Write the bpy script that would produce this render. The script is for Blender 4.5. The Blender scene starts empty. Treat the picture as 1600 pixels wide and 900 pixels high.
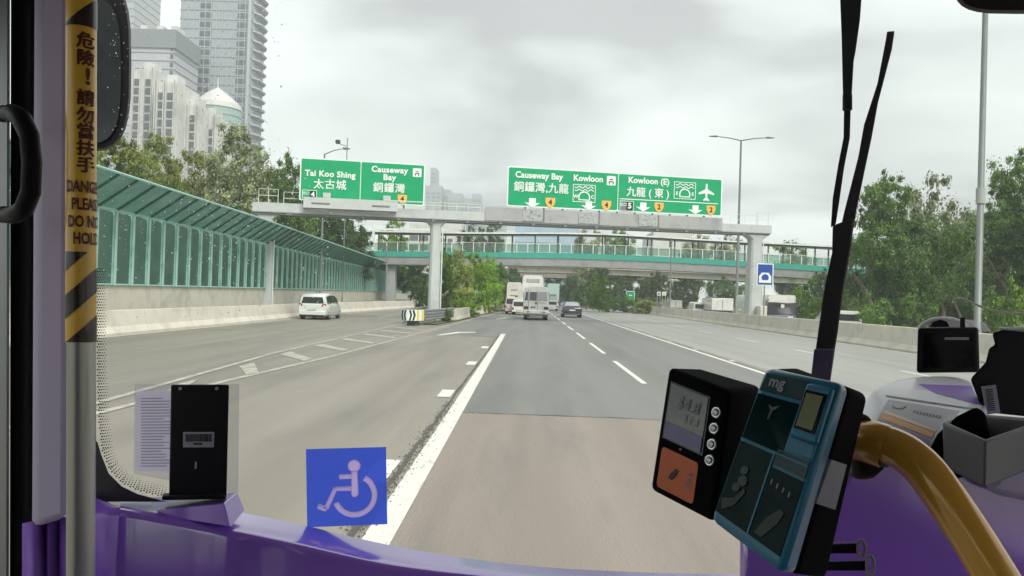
import bpy, bmesh, math, random
import numpy as np
from mathutils import Vector, Matrix
rnd = random.Random(7)
R = math.radians
S = bpy.context.scene
COL = S.collection

# ------------------------------------------------------------------ camera
FPX = 1250.0
CAM = Vector((0.0, 0.0, 1.80))
CM = (Matrix.Rotation(math.atan(25.4 / FPX), 4, 'Z') @ Matrix.Rotation(R(90) + math.atan(12.2 / FPX), 4, 'X')
      @ Matrix.Rotation(R(1.78), 4, 'Z'))
cd = bpy.data.cameras.new('camera')
cam = bpy.data.objects.new('camera', cd)
COL.objects.link(cam)
cam.matrix_world = Matrix.Translation(CAM) @ CM
cd.sensor_width = 36.0
cd.lens = 36.0 * FPX / 1600.0
cd.clip_start = 0.02
cd.clip_end = 20000
S.camera = cam
S.render.resolution_x, S.render.resolution_y = 1024, 576

# ------------------------------------------------------------------ sky, sun, exposure
SUN_EL, SUN_AZ = 47.0, 148.0        # azimuth in degrees, measured from +Y towards +X
wd = bpy.data.worlds.new('World')
S.world = wd
wd.use_nodes = True
nt = wd.node_tree
nt.nodes.clear()
def wn(t, **k):
    n = nt.nodes.new(t)
    for a, b in k.items(): setattr(n, a, b)
    return n
out = wn('ShaderNodeOutputWorld')
bgs = wn('ShaderNodeBackground'); bgs.inputs[1].default_value = 0.06
sky = wn('ShaderNodeTexSky', sky_type='NISHITA', sun_disc=False, sun_elevation=R(SUN_EL), sun_rotation=R(SUN_AZ))
nt.links.new(sky.outputs[0], bgs.inputs[0])
bgc = wn('ShaderNodeBackground')
tc = wn('ShaderNodeTexCoord')
sep = wn('ShaderNodeSeparateXYZ'); nt.links.new(tc.outputs['Generated'], sep.inputs[0])
# project the view direction on a flat cloud deck
zc = wn('ShaderNodeMath', operation='MAXIMUM'); nt.links.new(sep.outputs[2], zc.inputs[0]); zc.inputs[1].default_value = 0.0
za = wn('ShaderNodeMath', operation='ADD'); nt.links.new(zc.outputs[0], za.inputs[0]); za.inputs[1].default_value = 0.16
dx = wn('ShaderNodeMath', operation='DIVIDE'); nt.links.new(sep.outputs[0], dx.inputs[0]); nt.links.new(za.outputs[0], dx.inputs[1])
dy = wn('ShaderNodeMath', operation='DIVIDE'); nt.links.new(sep.outputs[1], dy.inputs[0]); nt.links.new(za.outputs[0], dy.inputs[1])
cmb = wn('ShaderNodeCombineXYZ'); nt.links.new(dx.outputs[0], cmb.inputs[0]); nt.links.new(dy.outputs[0], cmb.inputs[1])
n1 = wn('ShaderNodeTexNoise'); n1.inputs['Scale'].default_value = 0.8; n1.inputs['Detail'].default_value = 5; n1.inputs['Roughness'].default_value = 0.5; n1.inputs['Distortion'].default_value = 0.35
mp1 = wn('ShaderNodeMapping'); mp1.inputs['Location'].default_value = (15.5, 3.3, 0.0)
nt.links.new(cmb.outputs[0], mp1.inputs[0]); nt.links.new(mp1.outputs[0], n1.inputs['Vector'])
cr = wn('ShaderNodeValToRGB')
cr.color_ramp.elements[0].position = 0.38; cr.color_ramp.elements[0].color = (0.44, 0.46, 0.47, 1)
cr.color_ramp.elements[1].position = 0.60; cr.color_ramp.elements[1].color = (1.0, 1.04, 1.03, 1)
e = cr.color_ramp.elements.new(0.49); e.color = (0.78, 0.82, 0.81, 1)
nt.links.new(n1.outputs['Fac'], cr.inputs[0])
nt.links.new(cr.outputs[0], bgc.inputs[0]); bgc.inputs[1].default_value = 0.53
mx = wn('ShaderNodeMixShader'); mx.inputs[0].default_value = 0.96
nt.links.new(bgs.outputs[0], mx.inputs[1]); nt.links.new(bgc.outputs[0], mx.inputs[2]); nt.links.new(mx.outputs[0], out.inputs[0])

sl = bpy.data.lights.new('sun', 'SUN'); sl.energy = 1.5; sl.angle = R(30); sl.color = (1.0, 0.965, 0.90)
so = bpy.data.objects.new('sun', sl); COL.objects.link(so)
sd = Vector((math.sin(R(SUN_AZ)) * math.cos(R(SUN_EL)), math.cos(R(SUN_AZ)) * math.cos(R(SUN_EL)), math.sin(R(SUN_EL))))
so.rotation_euler = sd.to_track_quat('Z', 'Y').to_euler()
so.location = (0, 0, 60)
S.view_settings.view_transform = 'Standard'
S.view_settings.look = 'None'
S.view_settings.gamma = 1.0
S.view_settings.exposure = 1.32
S.cycles.max_bounces = 10
S.cycles.transparent_max_bounces = 24
S.cycles.volume_bounces = 1

# ------------------------------------------------------------------ helpers
def W(px, py, Y):
    """world point seen at photo pixel (px,py) at distance Y ahead of the camera"""
    d = CM.to_3x3() @ Vector(((px - 800) / FPX, -(py - 450) / FPX, -1.0))
    return CAM + d * (Y / d.y)
def WX(px, Y, z):
    """X of the point at distance Y and height z which is seen in photo column px"""
    a, b = -60.0, 60.0
    a, b = -2.0 * Y, 2.0 * Y
    for _ in range(50):
        m = (a + b) / 2
        q = CM.to_3x3().inverted() @ (Vector((m, Y, z)) - CAM)
        if 800 + FPX * q.x / -q.z < px: a = m
        else: b = m
    return (a + b) / 2

def mesh_from(name, v, f):
    me = bpy.data.meshes.new(name)
    me.from_pydata([tuple(p) for p in v], [], f)
    me.update()
    return me
def wloc(o):
    l = Vector((0, 0, 0))
    while o is not None:
        l = l + o.location; o = o.parent
    return l

class MB:
    def __init__(s): s.v = []; s.f = []
    def add(s, v, f):
        n = len(s.v); s.v += [Vector(p) for p in v]; s.f += [tuple(i + n for i in q) for q in f]; return s
    def box(s, x0, y0, z0, x1, y1, z1):
        x0, x1 = min(x0, x1), max(x0, x1); y0, y1 = min(y0, y1), max(y0, y1); z0, z1 = min(z0, z1), max(z0, z1)
        return s.add([(x0,y0,z0),(x1,y0,z0),(x1,y1,z0),(x0,y1,z0),(x0,y0,z1),(x1,y0,z1),(x1,y1,z1),(x0,y1,z1)],
                     [(0,3,2,1),(4,5,6,7),(0,1,5,4),(1,2,6,5),(2,3,7,6),(3,0,4,7)])
    def hexa(s, c):   # 8 corners: four of the front (going round) then four of the back
        return s.add(c, [(3,2,1,0),(4,5,6,7),(0,1,5,4),(1,2,6,5),(2,3,7,6),(3,0,4,7)])
    def bar(s, a, b, w, h, up=(0,0,1)):
        a, b = Vector(a), Vector(b); d = (b - a).normalized(); up = Vector(up)
        if abs(d.dot(up)) > .98: up = Vector((0,1,0))
        r = d.cross(up).normalized() * (w / 2); u = r.cross(d).normalized() * (h / 2)
        return s.hexa([a-r-u, a+r-u, a+r+u, a-r+u, b-r-u, b+r-u, b+r+u, b-r+u])
    def tube(s, path, rad, n=10, cap=True):
        path = [Vector(p) for p in path]
        rs = rad if isinstance(rad, (list, tuple)) else [rad] * len(path)
        t0 = (path[1] - path[0]).normalized()
        a = Vector((0,0,1)) if abs(t0.z) < .9 else Vector((0,1,0))
        nrm = t0.cross(a).normalized(); base = len(s.v)
        for i, p in enumerate(path):
            if i == 0: t = t0
            elif i == len(path) - 1: t = (path[-1] - path[-2]).normalized()
            else: t = ((path[i+1] - p).normalized() + (p - path[i-1]).normalized()).normalized()
            nrm = (nrm - t * nrm.dot(t)).normalized(); bi = t.cross(nrm)
            for k in range(n):
                an = 2 * math.pi * k / n
                s.v.append(p + (nrm * math.cos(an) + bi * math.sin(an)) * rs[i])
        for i in range(len(path) - 1):
            for k in range(n):
                k2 = (k + 1) % n
                s.f.append((base+i*n+k, base+i*n+k2, base+(i+1)*n+k2, base+(i+1)*n+k))
        if cap:
            s.f.append(tuple(base + k for k in reversed(range(n))))
            s.f.append(tuple(base + (len(path)-1)*n + k for k in range(n)))
        return s
    def prism(s, poly, ext):
        """closed polygon (3-D points) pushed along ext"""
        n = len(poly); e = Vector(ext); b = len(s.v)
        s.v += [Vector(p) for p in poly] + [Vector(p) + e for p in poly]
        s.f.append(tuple(b + i for i in range(n))); s.f.append(tuple(b + n + i for i in reversed(range(n))))
        for i in range(n):
            j = (i + 1) % n; s.f.append((b + i, b + n + i, b + n + j, b + j))
        return s
    def grid(s, rows, closed=False):
        b = len(s.v); m = len(rows[0])
        for r in rows: s.v += [Vector(p) for p in r]
        for i in range(len(rows) - 1):
            for k in range(m if closed else m - 1):
                k2 = (k + 1) % m
                s.f.append((b+i*m+k, b+i*m+k2, b+(i+1)*m+k2, b+(i+1)*m+k))
        return s
    def loft(s, rows):    # closed rings with end caps
        b = len(s.v); m = len(rows[0]); s.grid(rows, True)
        s.f.append(tuple(b + k for k in reversed(range(m)))); s.f.append(tuple(b + (len(rows)-1)*m + k for k in range(m)))
        return s
    def build(s, name, mat, parent=None, smooth=None, bevel=0, seg=2, tagv=None, recalc=True):
        if parent is not None: org = wloc(parent)
        else:
            xs = [p.x for p in s.v]; ys = [p.y for p in s.v]; zs = [p.z for p in s.v]
            org = Vector(((min(xs)+max(xs))/2, (min(ys)+max(ys))/2, min(zs)))
        me = mesh_from(name, [p - org for p in s.v], s.f)
        if recalc:
            bm = bmesh.new(); bm.from_mesh(me); bmesh.ops.recalc_face_normals(bm, faces=bm.faces); bm.to_mesh(me); bm.free()
        if smooth is not None:
            me.shade_smooth(); me.set_sharp_from_angle(angle=R(smooth))
        if mat is not None: me.materials.append(mat)
        o = bpy.data.objects.new(name, me); COL.objects.link(o)
        if parent is not None: o.parent = parent
        else: o.location = org
        if bevel:
            m = o.modifiers.new('bevel', 'BEVEL'); m.width = bevel; m.segments = seg; m.limit_method = 'ANGLE'; m.angle_limit = R(30)
            me.shade_smooth(); me.set_sharp_from_angle(angle=R(smooth or 40)); m.harden_normals = False
        return o

def tag(o, label=None, cat=None, group=None, kind=None):
    if label: o['label'] = label
    if cat: o['category'] = cat
    if group: o['group'] = group
    if kind: o['kind'] = kind
    return o
def empty(name, loc, label=None, cat=None, group=None, rz=0):
    o = bpy.data.objects.new(name, None); COL.objects.link(o); o.location = loc; o.rotation_euler = (0, 0, rz)
    o.empty_display_size = .2
    return tag(o, label, cat, group)
def kids(o): return [c for c in bpy.data.objects if c.parent == o]
def copy_tree(o, parent=None, ch=None):
    c = o.copy(); COL.objects.link(c)
    if parent is not None: c.parent = parent
    for k in list(o.children): copy_tree(k, c)
    return c
def inst(src, name, parent, loc=(0,0,0), rz=0, scale=(1,1,1)):
    o = bpy.data.objects.new(name, src.data if hasattr(src, 'data') else src); COL.objects.link(o)
    o.parent = parent; o.location = loc; o.rotation_euler = (0,0,rz); o.scale = scale
    return o

def lin(c):
    """sRGB 0-255 to linear"""
    return tuple(((x/255)/12.92 if x/255 <= .04045 else (((x/255)+.055)/1.055)**2.4) for x in c)

def mat(name, col, rough=.6, metal=0.0, var=.12, nscale=6.0, bump=0.0, bscale=60.0, stretch=None, dirt=None, dscale=1.5, dlo=.5, dhi=.7,
        spec=.5, coat=0, trans=0, emit=None, leaf=False, coords='Object', island=False, grain=0):
    m = bpy.data.materials.new(name); m.use_nodes = True
    t = m.node_tree; p = t.nodes['Principled BSDF']
    p.inputs['Roughness'].default_value = rough; p.inputs['Metallic'].default_value = metal
    p.inputs['Specular IOR Level'].default_value = spec; p.inputs['Coat Weight'].default_value = coat
    c = t.nodes.new('ShaderNodeTexCoord'); mp = t.nodes.new('ShaderNodeMapping')
    t.links.new(c.outputs[coords], mp.inputs[0])
    if stretch: mp.inputs['Scale'].default_value = stretch
    nz = t.nodes.new('ShaderNodeTexNoise'); nz.inputs['Scale'].default_value = nscale; nz.inputs['Detail'].default_value = 6; nz.inputs['Roughness'].default_value = .6
    t.links.new(mp.outputs[0], nz.inputs['Vector'])
    r = t.nodes.new('ShaderNodeValToRGB'); t.links.new(nz.outputs['Fac'], r.inputs[0])
    r.color_ramp.elements[0].position = .3; r.color_ramp.elements[1].position = .7
    r.color_ramp.elements[0].color = tuple(x * (1 - var) for x in col) + (1,)
    r.color_ramp.elements[1].color = tuple(min(1, x * (1 + var)) for x in col) + (1,)
    src = r.outputs[0]
    if dirt:
        d = t.nodes.new('ShaderNodeTexNoise'); d.inputs['Scale'].default_value = dscale; d.inputs['Detail'].default_value = 8; d.inputs['Roughness'].default_value = .65
        t.links.new(mp.outputs[0], d.inputs['Vector'])
        dr = t.nodes.new('ShaderNodeMapRange'); dr.inputs[1].default_value = dlo; dr.inputs[2].default_value = dhi
        t.links.new(d.outputs['Fac'], dr.inputs[0])
        mm = t.nodes.new('ShaderNodeMix'); mm.data_type = 'RGBA'
        t.links.new(dr.outputs[0], mm.inputs[0]); t.links.new(src, mm.inputs[6]); mm.inputs[7].default_value = tuple(dirt) + (1,)
        src = mm.outputs[2]
    if grain:
        g1 = t.nodes.new('ShaderNodeTexNoise'); g1.inputs['Scale'].default_value = 70; g1.inputs['Detail'].default_value = 3
        t.links.new(c.outputs[coords], g1.inputs['Vector'])
        gm = t.nodes.new('ShaderNodeMapRange'); gm.inputs[1].default_value = .35; gm.inputs[2].default_value = .65; gm.inputs[3].default_value = 1-grain; gm.inputs[4].default_value = 1+grain
        t.links.new(g1.outputs['Fac'], gm.inputs[0])
        s1 = t.nodes.new('ShaderNodeTexNoise'); s1.inputs['Scale'].default_value = 1.0; s1.inputs['Detail'].default_value = 3
        m3 = t.nodes.new('ShaderNodeMapping'); m3.inputs['Scale'].default_value = (1.3, .018, 1); t.links.new(c.outputs[coords], m3.inputs[0]); t.links.new(m3.outputs[0], s1.inputs['Vector'])
        sm_ = t.nodes.new('ShaderNodeMapRange'); sm_.inputs[1].default_value = .35; sm_.inputs[2].default_value = .65; sm_.inputs[3].default_value = .90; sm_.inputs[4].default_value = 1.08
        t.links.new(s1.outputs['Fac'], sm_.inputs[0])
        m4 = t.nodes.new('ShaderNodeMath'); m4.operation = 'MULTIPLY'; t.links.new(gm.outputs[0], m4.inputs[0]); t.links.new(sm_.outputs[0], m4.inputs[1])
        hs = t.nodes.new('ShaderNodeHueSaturation'); t.links.new(src, hs.inputs['Color']); t.links.new(m4.outputs[0], hs.inputs['Value']); src = hs.outputs[0]
    t.links.new(src, p.inputs['Base Color'])
    if bump:
        b = t.nodes.new('ShaderNodeTexNoise'); b.inputs['Scale'].default_value = bscale; b.inputs['Detail'].default_value = 4
        t.links.new(mp.outputs[0], b.inputs['Vector'])
        bp = t.nodes.new('ShaderNodeBump'); bp.inputs['Strength'].default_value = bump; bp.inputs['Distance'].default_value = .02
        t.links.new(b.outputs['Fac'], bp.inputs['Height']); t.links.new(bp.outputs[0], p.inputs['Normal'])
    if emit: p.inputs['Emission Color'].default_value = tuple(emit[:3]) + (1,); p.inputs['Emission Strength'].default_value = emit[3]
    return m

def leafmat(name, a, b, tr=.35):
    m = bpy.data.materials.new(name); m.use_nodes = True; t = m.node_tree; p = t.nodes['Principled BSDF']
    g = t.nodes.new('ShaderNodeNewGeometry'); oi = t.nodes.new('ShaderNodeObjectInfo')
    c = t.nodes.new('ShaderNodeTexCoord'); nz = t.nodes.new('ShaderNodeTexNoise'); nz.inputs['Scale'].default_value = 2.3; nz.inputs['Detail'].default_value = 2
    t.links.new(c.outputs['Object'], nz.inputs['Vector'])
    ad = t.nodes.new('ShaderNodeMath'); ad.operation = 'ADD'; ad.use_clamp = True
    ml = t.nodes.new('ShaderNodeMath'); ml.operation = 'MULTIPLY'; ml.inputs[1].default_value = .55
    t.links.new(g.outputs['Random Per Island'], ml.inputs[0])
    m2 = t.nodes.new('ShaderNodeMapRange'); m2.inputs[1].default_value = .35; m2.inputs[2].default_value = .65; m2.inputs[3].default_value = -.1; m2.inputs[4].default_value = .5
    t.links.new(nz.outputs['Fac'], m2.inputs[0])
    t.links.new(ml.outputs[0], ad.inputs[0]); t.links.new(m2.outputs[0], ad.inputs[1])
    mx = t.nodes.new('ShaderNodeMix'); mx.data_type = 'RGBA'; t.links.new(ad.outputs[0], mx.inputs[0])
    mx.inputs[6].default_value = tuple(a) + (1,); mx.inputs[7].default_value = tuple(b) + (1,)
    hs = t.nodes.new('ShaderNodeHueSaturation'); t.links.new(mx.outputs[2], hs.inputs['Color'])
    mr = t.nodes.new('ShaderNodeMapRange'); mr.inputs[3].default_value = .8; mr.inputs[4].default_value = 1.25; t.links.new(oi.outputs['Random'], mr.inputs[0])
    t.links.new(mr.outputs[0], hs.inputs['Value'])
    t.links.new(hs.outputs[0], p.inputs['Base Color']); p.inputs['Roughness'].default_value = .55; p.inputs['Specular IOR Level'].default_value = .3
    tl = t.nodes.new('ShaderNodeBsdfTranslucent'); t.links.new(hs.outputs[0], tl.inputs[0])
    ms = t.nodes.new('ShaderNodeMixShader'); ms.inputs[0].default_value = tr
    t.links.new(p.outputs[0], ms.inputs[1]); t.links.new(tl.outputs[0], ms.inputs[2])
    t.links.new(ms.outputs[0], t.nodes['Material Output'].inputs[0])
    return m

def glassmat(name, tint, gloss=.08, rough=.02, alpha=.1, dcol=(.5,.5,.5), noise=0.0, nscale=3, transl=False):
    """thin pane: mostly see-through, a little mirror, a little film of dirt"""
    m = bpy.data.materials.new(name); m.use_nodes = True; t = m.node_tree; t.nodes.remove(t.nodes['Principled BSDF'])
    tr = t.nodes.new('ShaderNodeBsdfTransparent'); tr.inputs[0].default_value = tuple(tint) + (1,)
    df = t.nodes.new('ShaderNodeBsdfTranslucent' if transl else 'ShaderNodeBsdfDiffuse'); df.inputs[0].default_value = tuple(dcol) + (1,)
    gl = t.nodes.new('ShaderNodeBsdfGlossy'); gl.inputs['Roughness'].default_value = rough
    a = t.nodes.new('ShaderNodeMixShader'); a.inputs[0].default_value = alpha
    if noise:
        c = t.nodes.new('ShaderNodeTexCoord'); nz = t.nodes.new('ShaderNodeTexNoise'); nz.inputs['Scale'].default_value = nscale; nz.inputs['Detail'].default_value = 5
        t.links.new(c.outputs['Object'], nz.inputs['Vector'])
        mr = t.nodes.new('ShaderNodeMapRange'); mr.inputs[1].default_value = .4; mr.inputs[2].default_value = .75; mr.inputs[3].default_value = alpha; mr.inputs[4].default_value = alpha + noise
        t.links.new(nz.outputs['Fac'], mr.inputs[0]); t.links.new(mr.outputs[0], a.inputs[0])
    b = t.nodes.new('ShaderNodeMixShader'); lw = t.nodes.new('ShaderNodeLayerWeight'); lw.inputs[0].default_value = gloss
    t.links.new(tr.outputs[0], a.inputs[1]); t.links.new(df.outputs[0], a.inputs[2])
    t.links.new(lw.outputs['Fresnel'], b.inputs[0]); t.links.new(a.outputs[0], b.inputs[1]); t.links.new(gl.outputs[0], b.inputs[2])
    t.links.new(b.outputs[0], t.nodes['Material Output'].inputs[0])
    return m

M = {}
M['road_tan'] = mat('asphalt_tan', (.225,.205,.168), .60, var=.10, nscale=.35, bump=.25, bscale=45, stretch=(1,.12,1), dirt=(.15,.14,.125), dscale=.8, dlo=.48, dhi=.75, grain=.13)
M['road_pink'] = mat('asphalt_reddish', (.228,.192,.162), .65, var=.10, nscale=.5, bump=.3, bscale=50, stretch=(1,.15,1), dirt=(.17,.15,.135), dscale=1.1, dlo=.5, dhi=.75, grain=.13)
M['road_dark'] = mat('asphalt_dark', (.165,.163,.150), .50, var=.12, nscale=.4, bump=.3, bscale=50, stretch=(1,.1,1), dirt=(.125,.125,.12), dscale=.7, dlo=.5, dhi=.7, grain=.13)
M['road_grey'] = mat('asphalt_grey', (.27,.268,.245), .50, var=.08, nscale=.4, bump=.25, bscale=45, stretch=(1,.1,1), dirt=(.225,.223,.205), dscale=.8, grain=.13)
M['paint'] = mat('road_paint', (.62,.61,.56), .7, var=.08, nscale=9, dirt=(.36,.34,.30), dscale=3.5, dlo=.55, dhi=.8)
M['paint_old'] = mat('road_paint_worn', (.42,.40,.34), .75, var=.14, nscale=7, dirt=(.24,.222,.185), dscale=3, dlo=.40, dhi=.66)
M['earth'] = mat('earth_grass', (.10,.115,.055), .95, var=.4, nscale=.8, bump=.5, bscale=8, dirt=(.17,.14,.10), dscale=.3)
M['conc'] = mat('concrete', (.56,.53,.45), .85, var=.07, nscale=1.2, bump=.2, bscale=25, dirt=(.36,.335,.27), dscale=.9, dlo=.5, dhi=.8)
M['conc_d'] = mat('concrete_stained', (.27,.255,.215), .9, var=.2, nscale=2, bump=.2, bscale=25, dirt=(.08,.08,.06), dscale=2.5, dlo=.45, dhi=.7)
M['conc_g'] = mat('concrete_grey', (.34,.35,.34), .85, var=.08, nscale=1, dirt=(.24,.25,.24), dscale=.8)
M['steel'] = mat('painted_steel', (.46,.485,.47), .5, var=.05, nscale=2, dirt=(.37,.385,.37), dscale=1.2, dlo=.5, dhi=.8)
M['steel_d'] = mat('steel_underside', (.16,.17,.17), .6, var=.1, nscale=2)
M['galv'] = mat('galvanised', (.33,.35,.35), .45, metal=.6, var=.12, nscale=4)
M['green'] = mat('sign_green', (.003,.31,.125), .4, var=.04, nscale=2, dirt=(.012,.33,.14), dscale=1, spec=.25)
M['sign_w'] = mat('sign_white', (.70,.78,.72), .45, var=.04, nscale=3)
M['sign_y'] = mat('sign_yellow', (.75,.42,.08), .5, var=.04)
M['black'] = mat('black_print', (.012,.012,.013), .5, var=.1)
M['blue_sign'] = mat('sign_blue', (.01,.05,.30), .4, var=.06)
M['teal'] = mat('teal_paint', (.03,.30,.23), .5, var=.08, nscale=2, dirt=(.05,.33,.27), dscale=1.5)
M['nb_post'] = mat('barrier_green_steel', (.38,.62,.54), .45, var=.08, nscale=2, dirt=(.2,.42,.36), dscale=1.2)
M['nb_rail'] = mat('barrier_rail_steel', (.30,.52,.46), .45, var=.08, nscale=2)
M['nb_dark'] = mat('barrier_dark_rib', (.04,.10,.08), .6, var=.1)
M['nb_glass'] = glassmat('barrier_tinted_panel', (.56,.72,.66), .12, .15, .42, (.42,.58,.52), .2, .9, transl=True)
M['nb_glass2'] = glassmat('barrier_canopy_panel', (.55,.76,.68), .12, .15, .34, (.40,.60,.52), .22, .9, transl=True)
M['rail_w'] = mat('railing_white', (.62,.66,.60), .5, var=.06)
M['rail_glass'] = glassmat('railing_glass', (.62,.78,.70), .1, .05, .16, (.4,.5,.45))
M['roof_w'] = mat('canopy_white', (.72,.74,.70), .5, var=.06, dirt=(.45,.46,.44), dscale=.6)
M['dark_steel'] = mat('dark_steel', (.05,.055,.055), .5, var=.1)
M['wall_grey'] = mat('tower_grey', (.33,.36,.39), .6, var=.05, nscale=.05)
M['wall_grey2'] = mat('tower_pale', (.43,.45,.47), .6, var=.05, nscale=.05)
M['wall_white'] = mat('render_white', (.60,.60,.57), .7, var=.06, nscale=.1, dirt=(.45,.45,.42), dscale=.15)
M['win'] = mat('window_glass', (.09,.11,.12), .15, var=.3, nscale=.4)
M['win_p'] = mat('window_pale', (.20,.24,.25), .2, var=.3, nscale=.4)
M['win_b'] = mat('curtain_wall', (.33,.45,.54), .15, var=.1, nscale=.2)
M['ledge'] = mat('floor_ledge', (.22,.24,.26), .7, var=.05)
M['dome'] = mat('dome_green_glass', (.30,.42,.38), .3, var=.08, nscale=.2)
M['bark'] = mat('bark', (.13,.105,.08), .9, var=.35, nscale=5, bump=.6, bscale=15, stretch=(1,1,.25))
M['rubber'] = mat('tyre_rubber', (.02,.02,.021), .8, var=.1)
M['rim'] = mat('alloy', (.5,.5,.5), .3, metal=.8, var=.05)
M['cw'] = mat('vehicle_white', (.66,.66,.62), .3, var=.04, nscale=1, coat=.4, dirt=(.5,.49,.45), dscale=1.2)
M['cw2'] = mat('vehicle_cream', (.60,.57,.50), .35, var=.04, nscale=1, coat=.3, dirt=(.45,.42,.38), dscale=1.2)
M['csilver'] = mat('vehicle_silver', (.62,.65,.62), .3, metal=.1, var=.04, coat=.5)
M['cnavy'] = mat('vehicle_dark', (.03,.035,.05), .22, var=.05, coat=.6)
M['cblue'] = mat('coach_blue', (.08,.10,.17), .3, var=.05, coat=.3)
M['cgreen'] = mat('bus_pale_green', (.38,.52,.45), .4, var=.1)
M['glass_d'] = mat('vehicle_glass', (.03,.035,.04), .08, var=.1, spec=.8)
M['glass_l'] = mat('vehicle_glass_bright', (.28,.31,.32), .12, var=.2, nscale=1.5, spec=.8)
M['red'] = mat('tail_light_red', (.28,.012,.012), .25, var=.05)
M['amber'] = mat('lamp_amber', (.8,.25,.02), .3, var=.05)
M['plate_y'] = mat('plate_yellow', (.75,.55,.05), .5, var=.02)
M['lf_olive'] = leafmat('leaf_olive', (.10,.13,.035), (.44,.52,.14))
M['lf_bright'] = leafmat('leaf_bright', (.07,.16,.012), (.34,.56,.05))
M['lf_dark'] = leafmat('leaf_dark', (.025,.055,.015), (.13,.24,.06))
M['lf_mid'] = leafmat('leaf_mid', (.045,.10,.025), (.24,.41,.09))
M['lf_grey'] = leafmat('leaf_grey', (.12,.15,.07), (.44,.50,.26))

# font curve to mesh
def text_mesh(s, size, off=0.0, ext=0.0, align='CENTER', sx=1.0, res=3, spacing=1.0):
    cu = bpy.data.curves.new('lettering', 'FONT'); cu.body = s; cu.size = size; cu.offset = off; cu.extrude = ext
    cu.align_x = align; cu.align_y = 'CENTER'; cu.resolution_u = res; cu.space_character = spacing
    o = bpy.data.objects.new('tmp_text', cu); COL.objects.link(o)
    bpy.context.view_layer.update()
    dg = bpy.context.evaluated_depsgraph_get()
    me = bpy.data.meshes.new_from_object(o.evaluated_get(dg))
    bpy.data.objects.remove(o); bpy.data.curves.remove(cu)
    v = [Vector((p.co.x * sx, p.co.y, p.co.z)) for p in me.vertices]; f = [tuple(p.vertices) for p in me.polygons]
    bpy.data.meshes.remove(me)
    return v, f

def has_cjk(s): return any(ord(ch) > 0x2fff for ch in s)
def thicken(v_, f_, d, dz=.0004):
    """make thin strokes bolder by laying shifted copies over one another, each a hair further back"""
    V, F = [], []
    for k, (a, b) in enumerate(((0,0),(d,0),(-d,0),(0,d),(0,-d))):
        n = len(V); V += [Vector((p.x+a, p.y+b, p.z - dz*k)) for p in v_]; F += [tuple(i+n for i in q) for q in f_]
    return V, F
def transl_mat(name, col, tr=.6, var=.05, nscale=5):
    m = mat(name, col, .5, var=var, nscale=nscale); t = m.node_tree; p = t.nodes['Principled BSDF']
    tl = t.nodes.new('ShaderNodeBsdfTranslucent'); ms = t.nodes.new('ShaderNodeMixShader'); ms.inputs[0].default_value = tr
    t.links.new(p.inputs['Base Color'].links[0].from_socket, tl.inputs[0])
    t.links.new(p.outputs[0], ms.inputs[1]); t.links.new(tl.outputs[0], ms.inputs[2]); t.links.new(ms.outputs[0], t.nodes['Material Output'].inputs[0])
    return m
# ------------------------------------------------------------------ ground, road, markings
def sheet(name, pts, z, m, kind='structure'):
    b = MB(); b.add([(x, y, z) for x, y in pts], [tuple(range(len(pts)))])
    o = b.build(name, m, recalc=False); o['kind'] = kind; return o
g = MB(); g.add([(-3000,-300,-.02),(3000,-300,-.02),(3000,5000,-.02),(-3000,5000,-.02)], [(0,1,2,3)])
tag(g.build('ground', M['earth'], recalc=False), kind='structure')
sheet('road', [(-14.6,-12),(16.4,-12),(16.4,600),(-14.6,600)], 0.0, M['road_tan'])
sheet('road_surface_reddish', [(-.95,-12),(6.1,-12),(6.1,11.9),(5.0,11.97),(4.2,11.9),(3.1,12.05),(2.2,12.0),(1.3,12.13),(.5,12.1),(-.2,12.2),(-.95,12.15)], .004, M['road_pink'])
sheet('road_surface_dark', [(-.92,12.15),(-.2,12.2),(.5,12.1),(1.3,12.13),(2.2,12.0),(3.1,12.05),(4.2,11.9),(5.0,11.97),(6.1,11.9),(6.1,600),(-.92,600)], .004, M['road_dark'])
sheet('road_surface_merge', [(-4.4,35),(-1.3,34.4),(-1.1,37.5),(-.95,37.5),(-.95,600),(-2.0,600),(-3.0,95)], .004, M['road_dark'])
sheet('road_surface_outer', [(6.5,-12),(15.4,-12),(15.4,600),(6.5,600)], .004, M['road_grey'])
sheet('opposite_road', [(17.6,20),(30,20),(30,600),(17.6,600)], .004, M['road_grey'])

mk = MB()
def mark(pts): mk.add([(x, y, .009) for x, y in pts], [tuple(range(len(pts)))])
def line(x0, y0, x1, y1, w=.15):
    d = Vector((x1-x0, y1-y0, 0)).normalized(); n = Vector((d.y, -d.x, 0)) * w/2
    mark([(x0+n.x,y0+n.y),(x1+n.x,y1+n.y),(x1-n.x,y1-n.y),(x0-n.x,y0-n.y)])
line(-1.02,-4,-1.10,37.4,.22)
for y in (1.6, 8.0, 14.4, 20.9, 27.4): line(-1.42,y-.5,-1.42,y+.55,.24)
for k in range(-2, 26): line(2.55,17.2+9*k,2.55,23.2+9*k,.13)
line(6.12,-4,6.12,400,.16)
for k in range(0, 34): line(6.34,3+5.4*k,6.34,3.5+5.4*k,.18)
for k in range(-1, 26): line(10.7,19.3+9*k,10.7,23.1+9*k,.13)
line(15.2,-4,15.2,400,.13)
line(-13.95,5,-14.0,60,.14); line(-14.0,60,-12.6,110,.14)
tag(mk.build('road_marking', M['paint'], recalc=False), kind='structure'); mk = MB()
line(-6.2,8.5,-7.0,22,.15); line(-7.0,22,-7.15,47,.15); line(-7.15,47,-7.6,110,.15)
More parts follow.
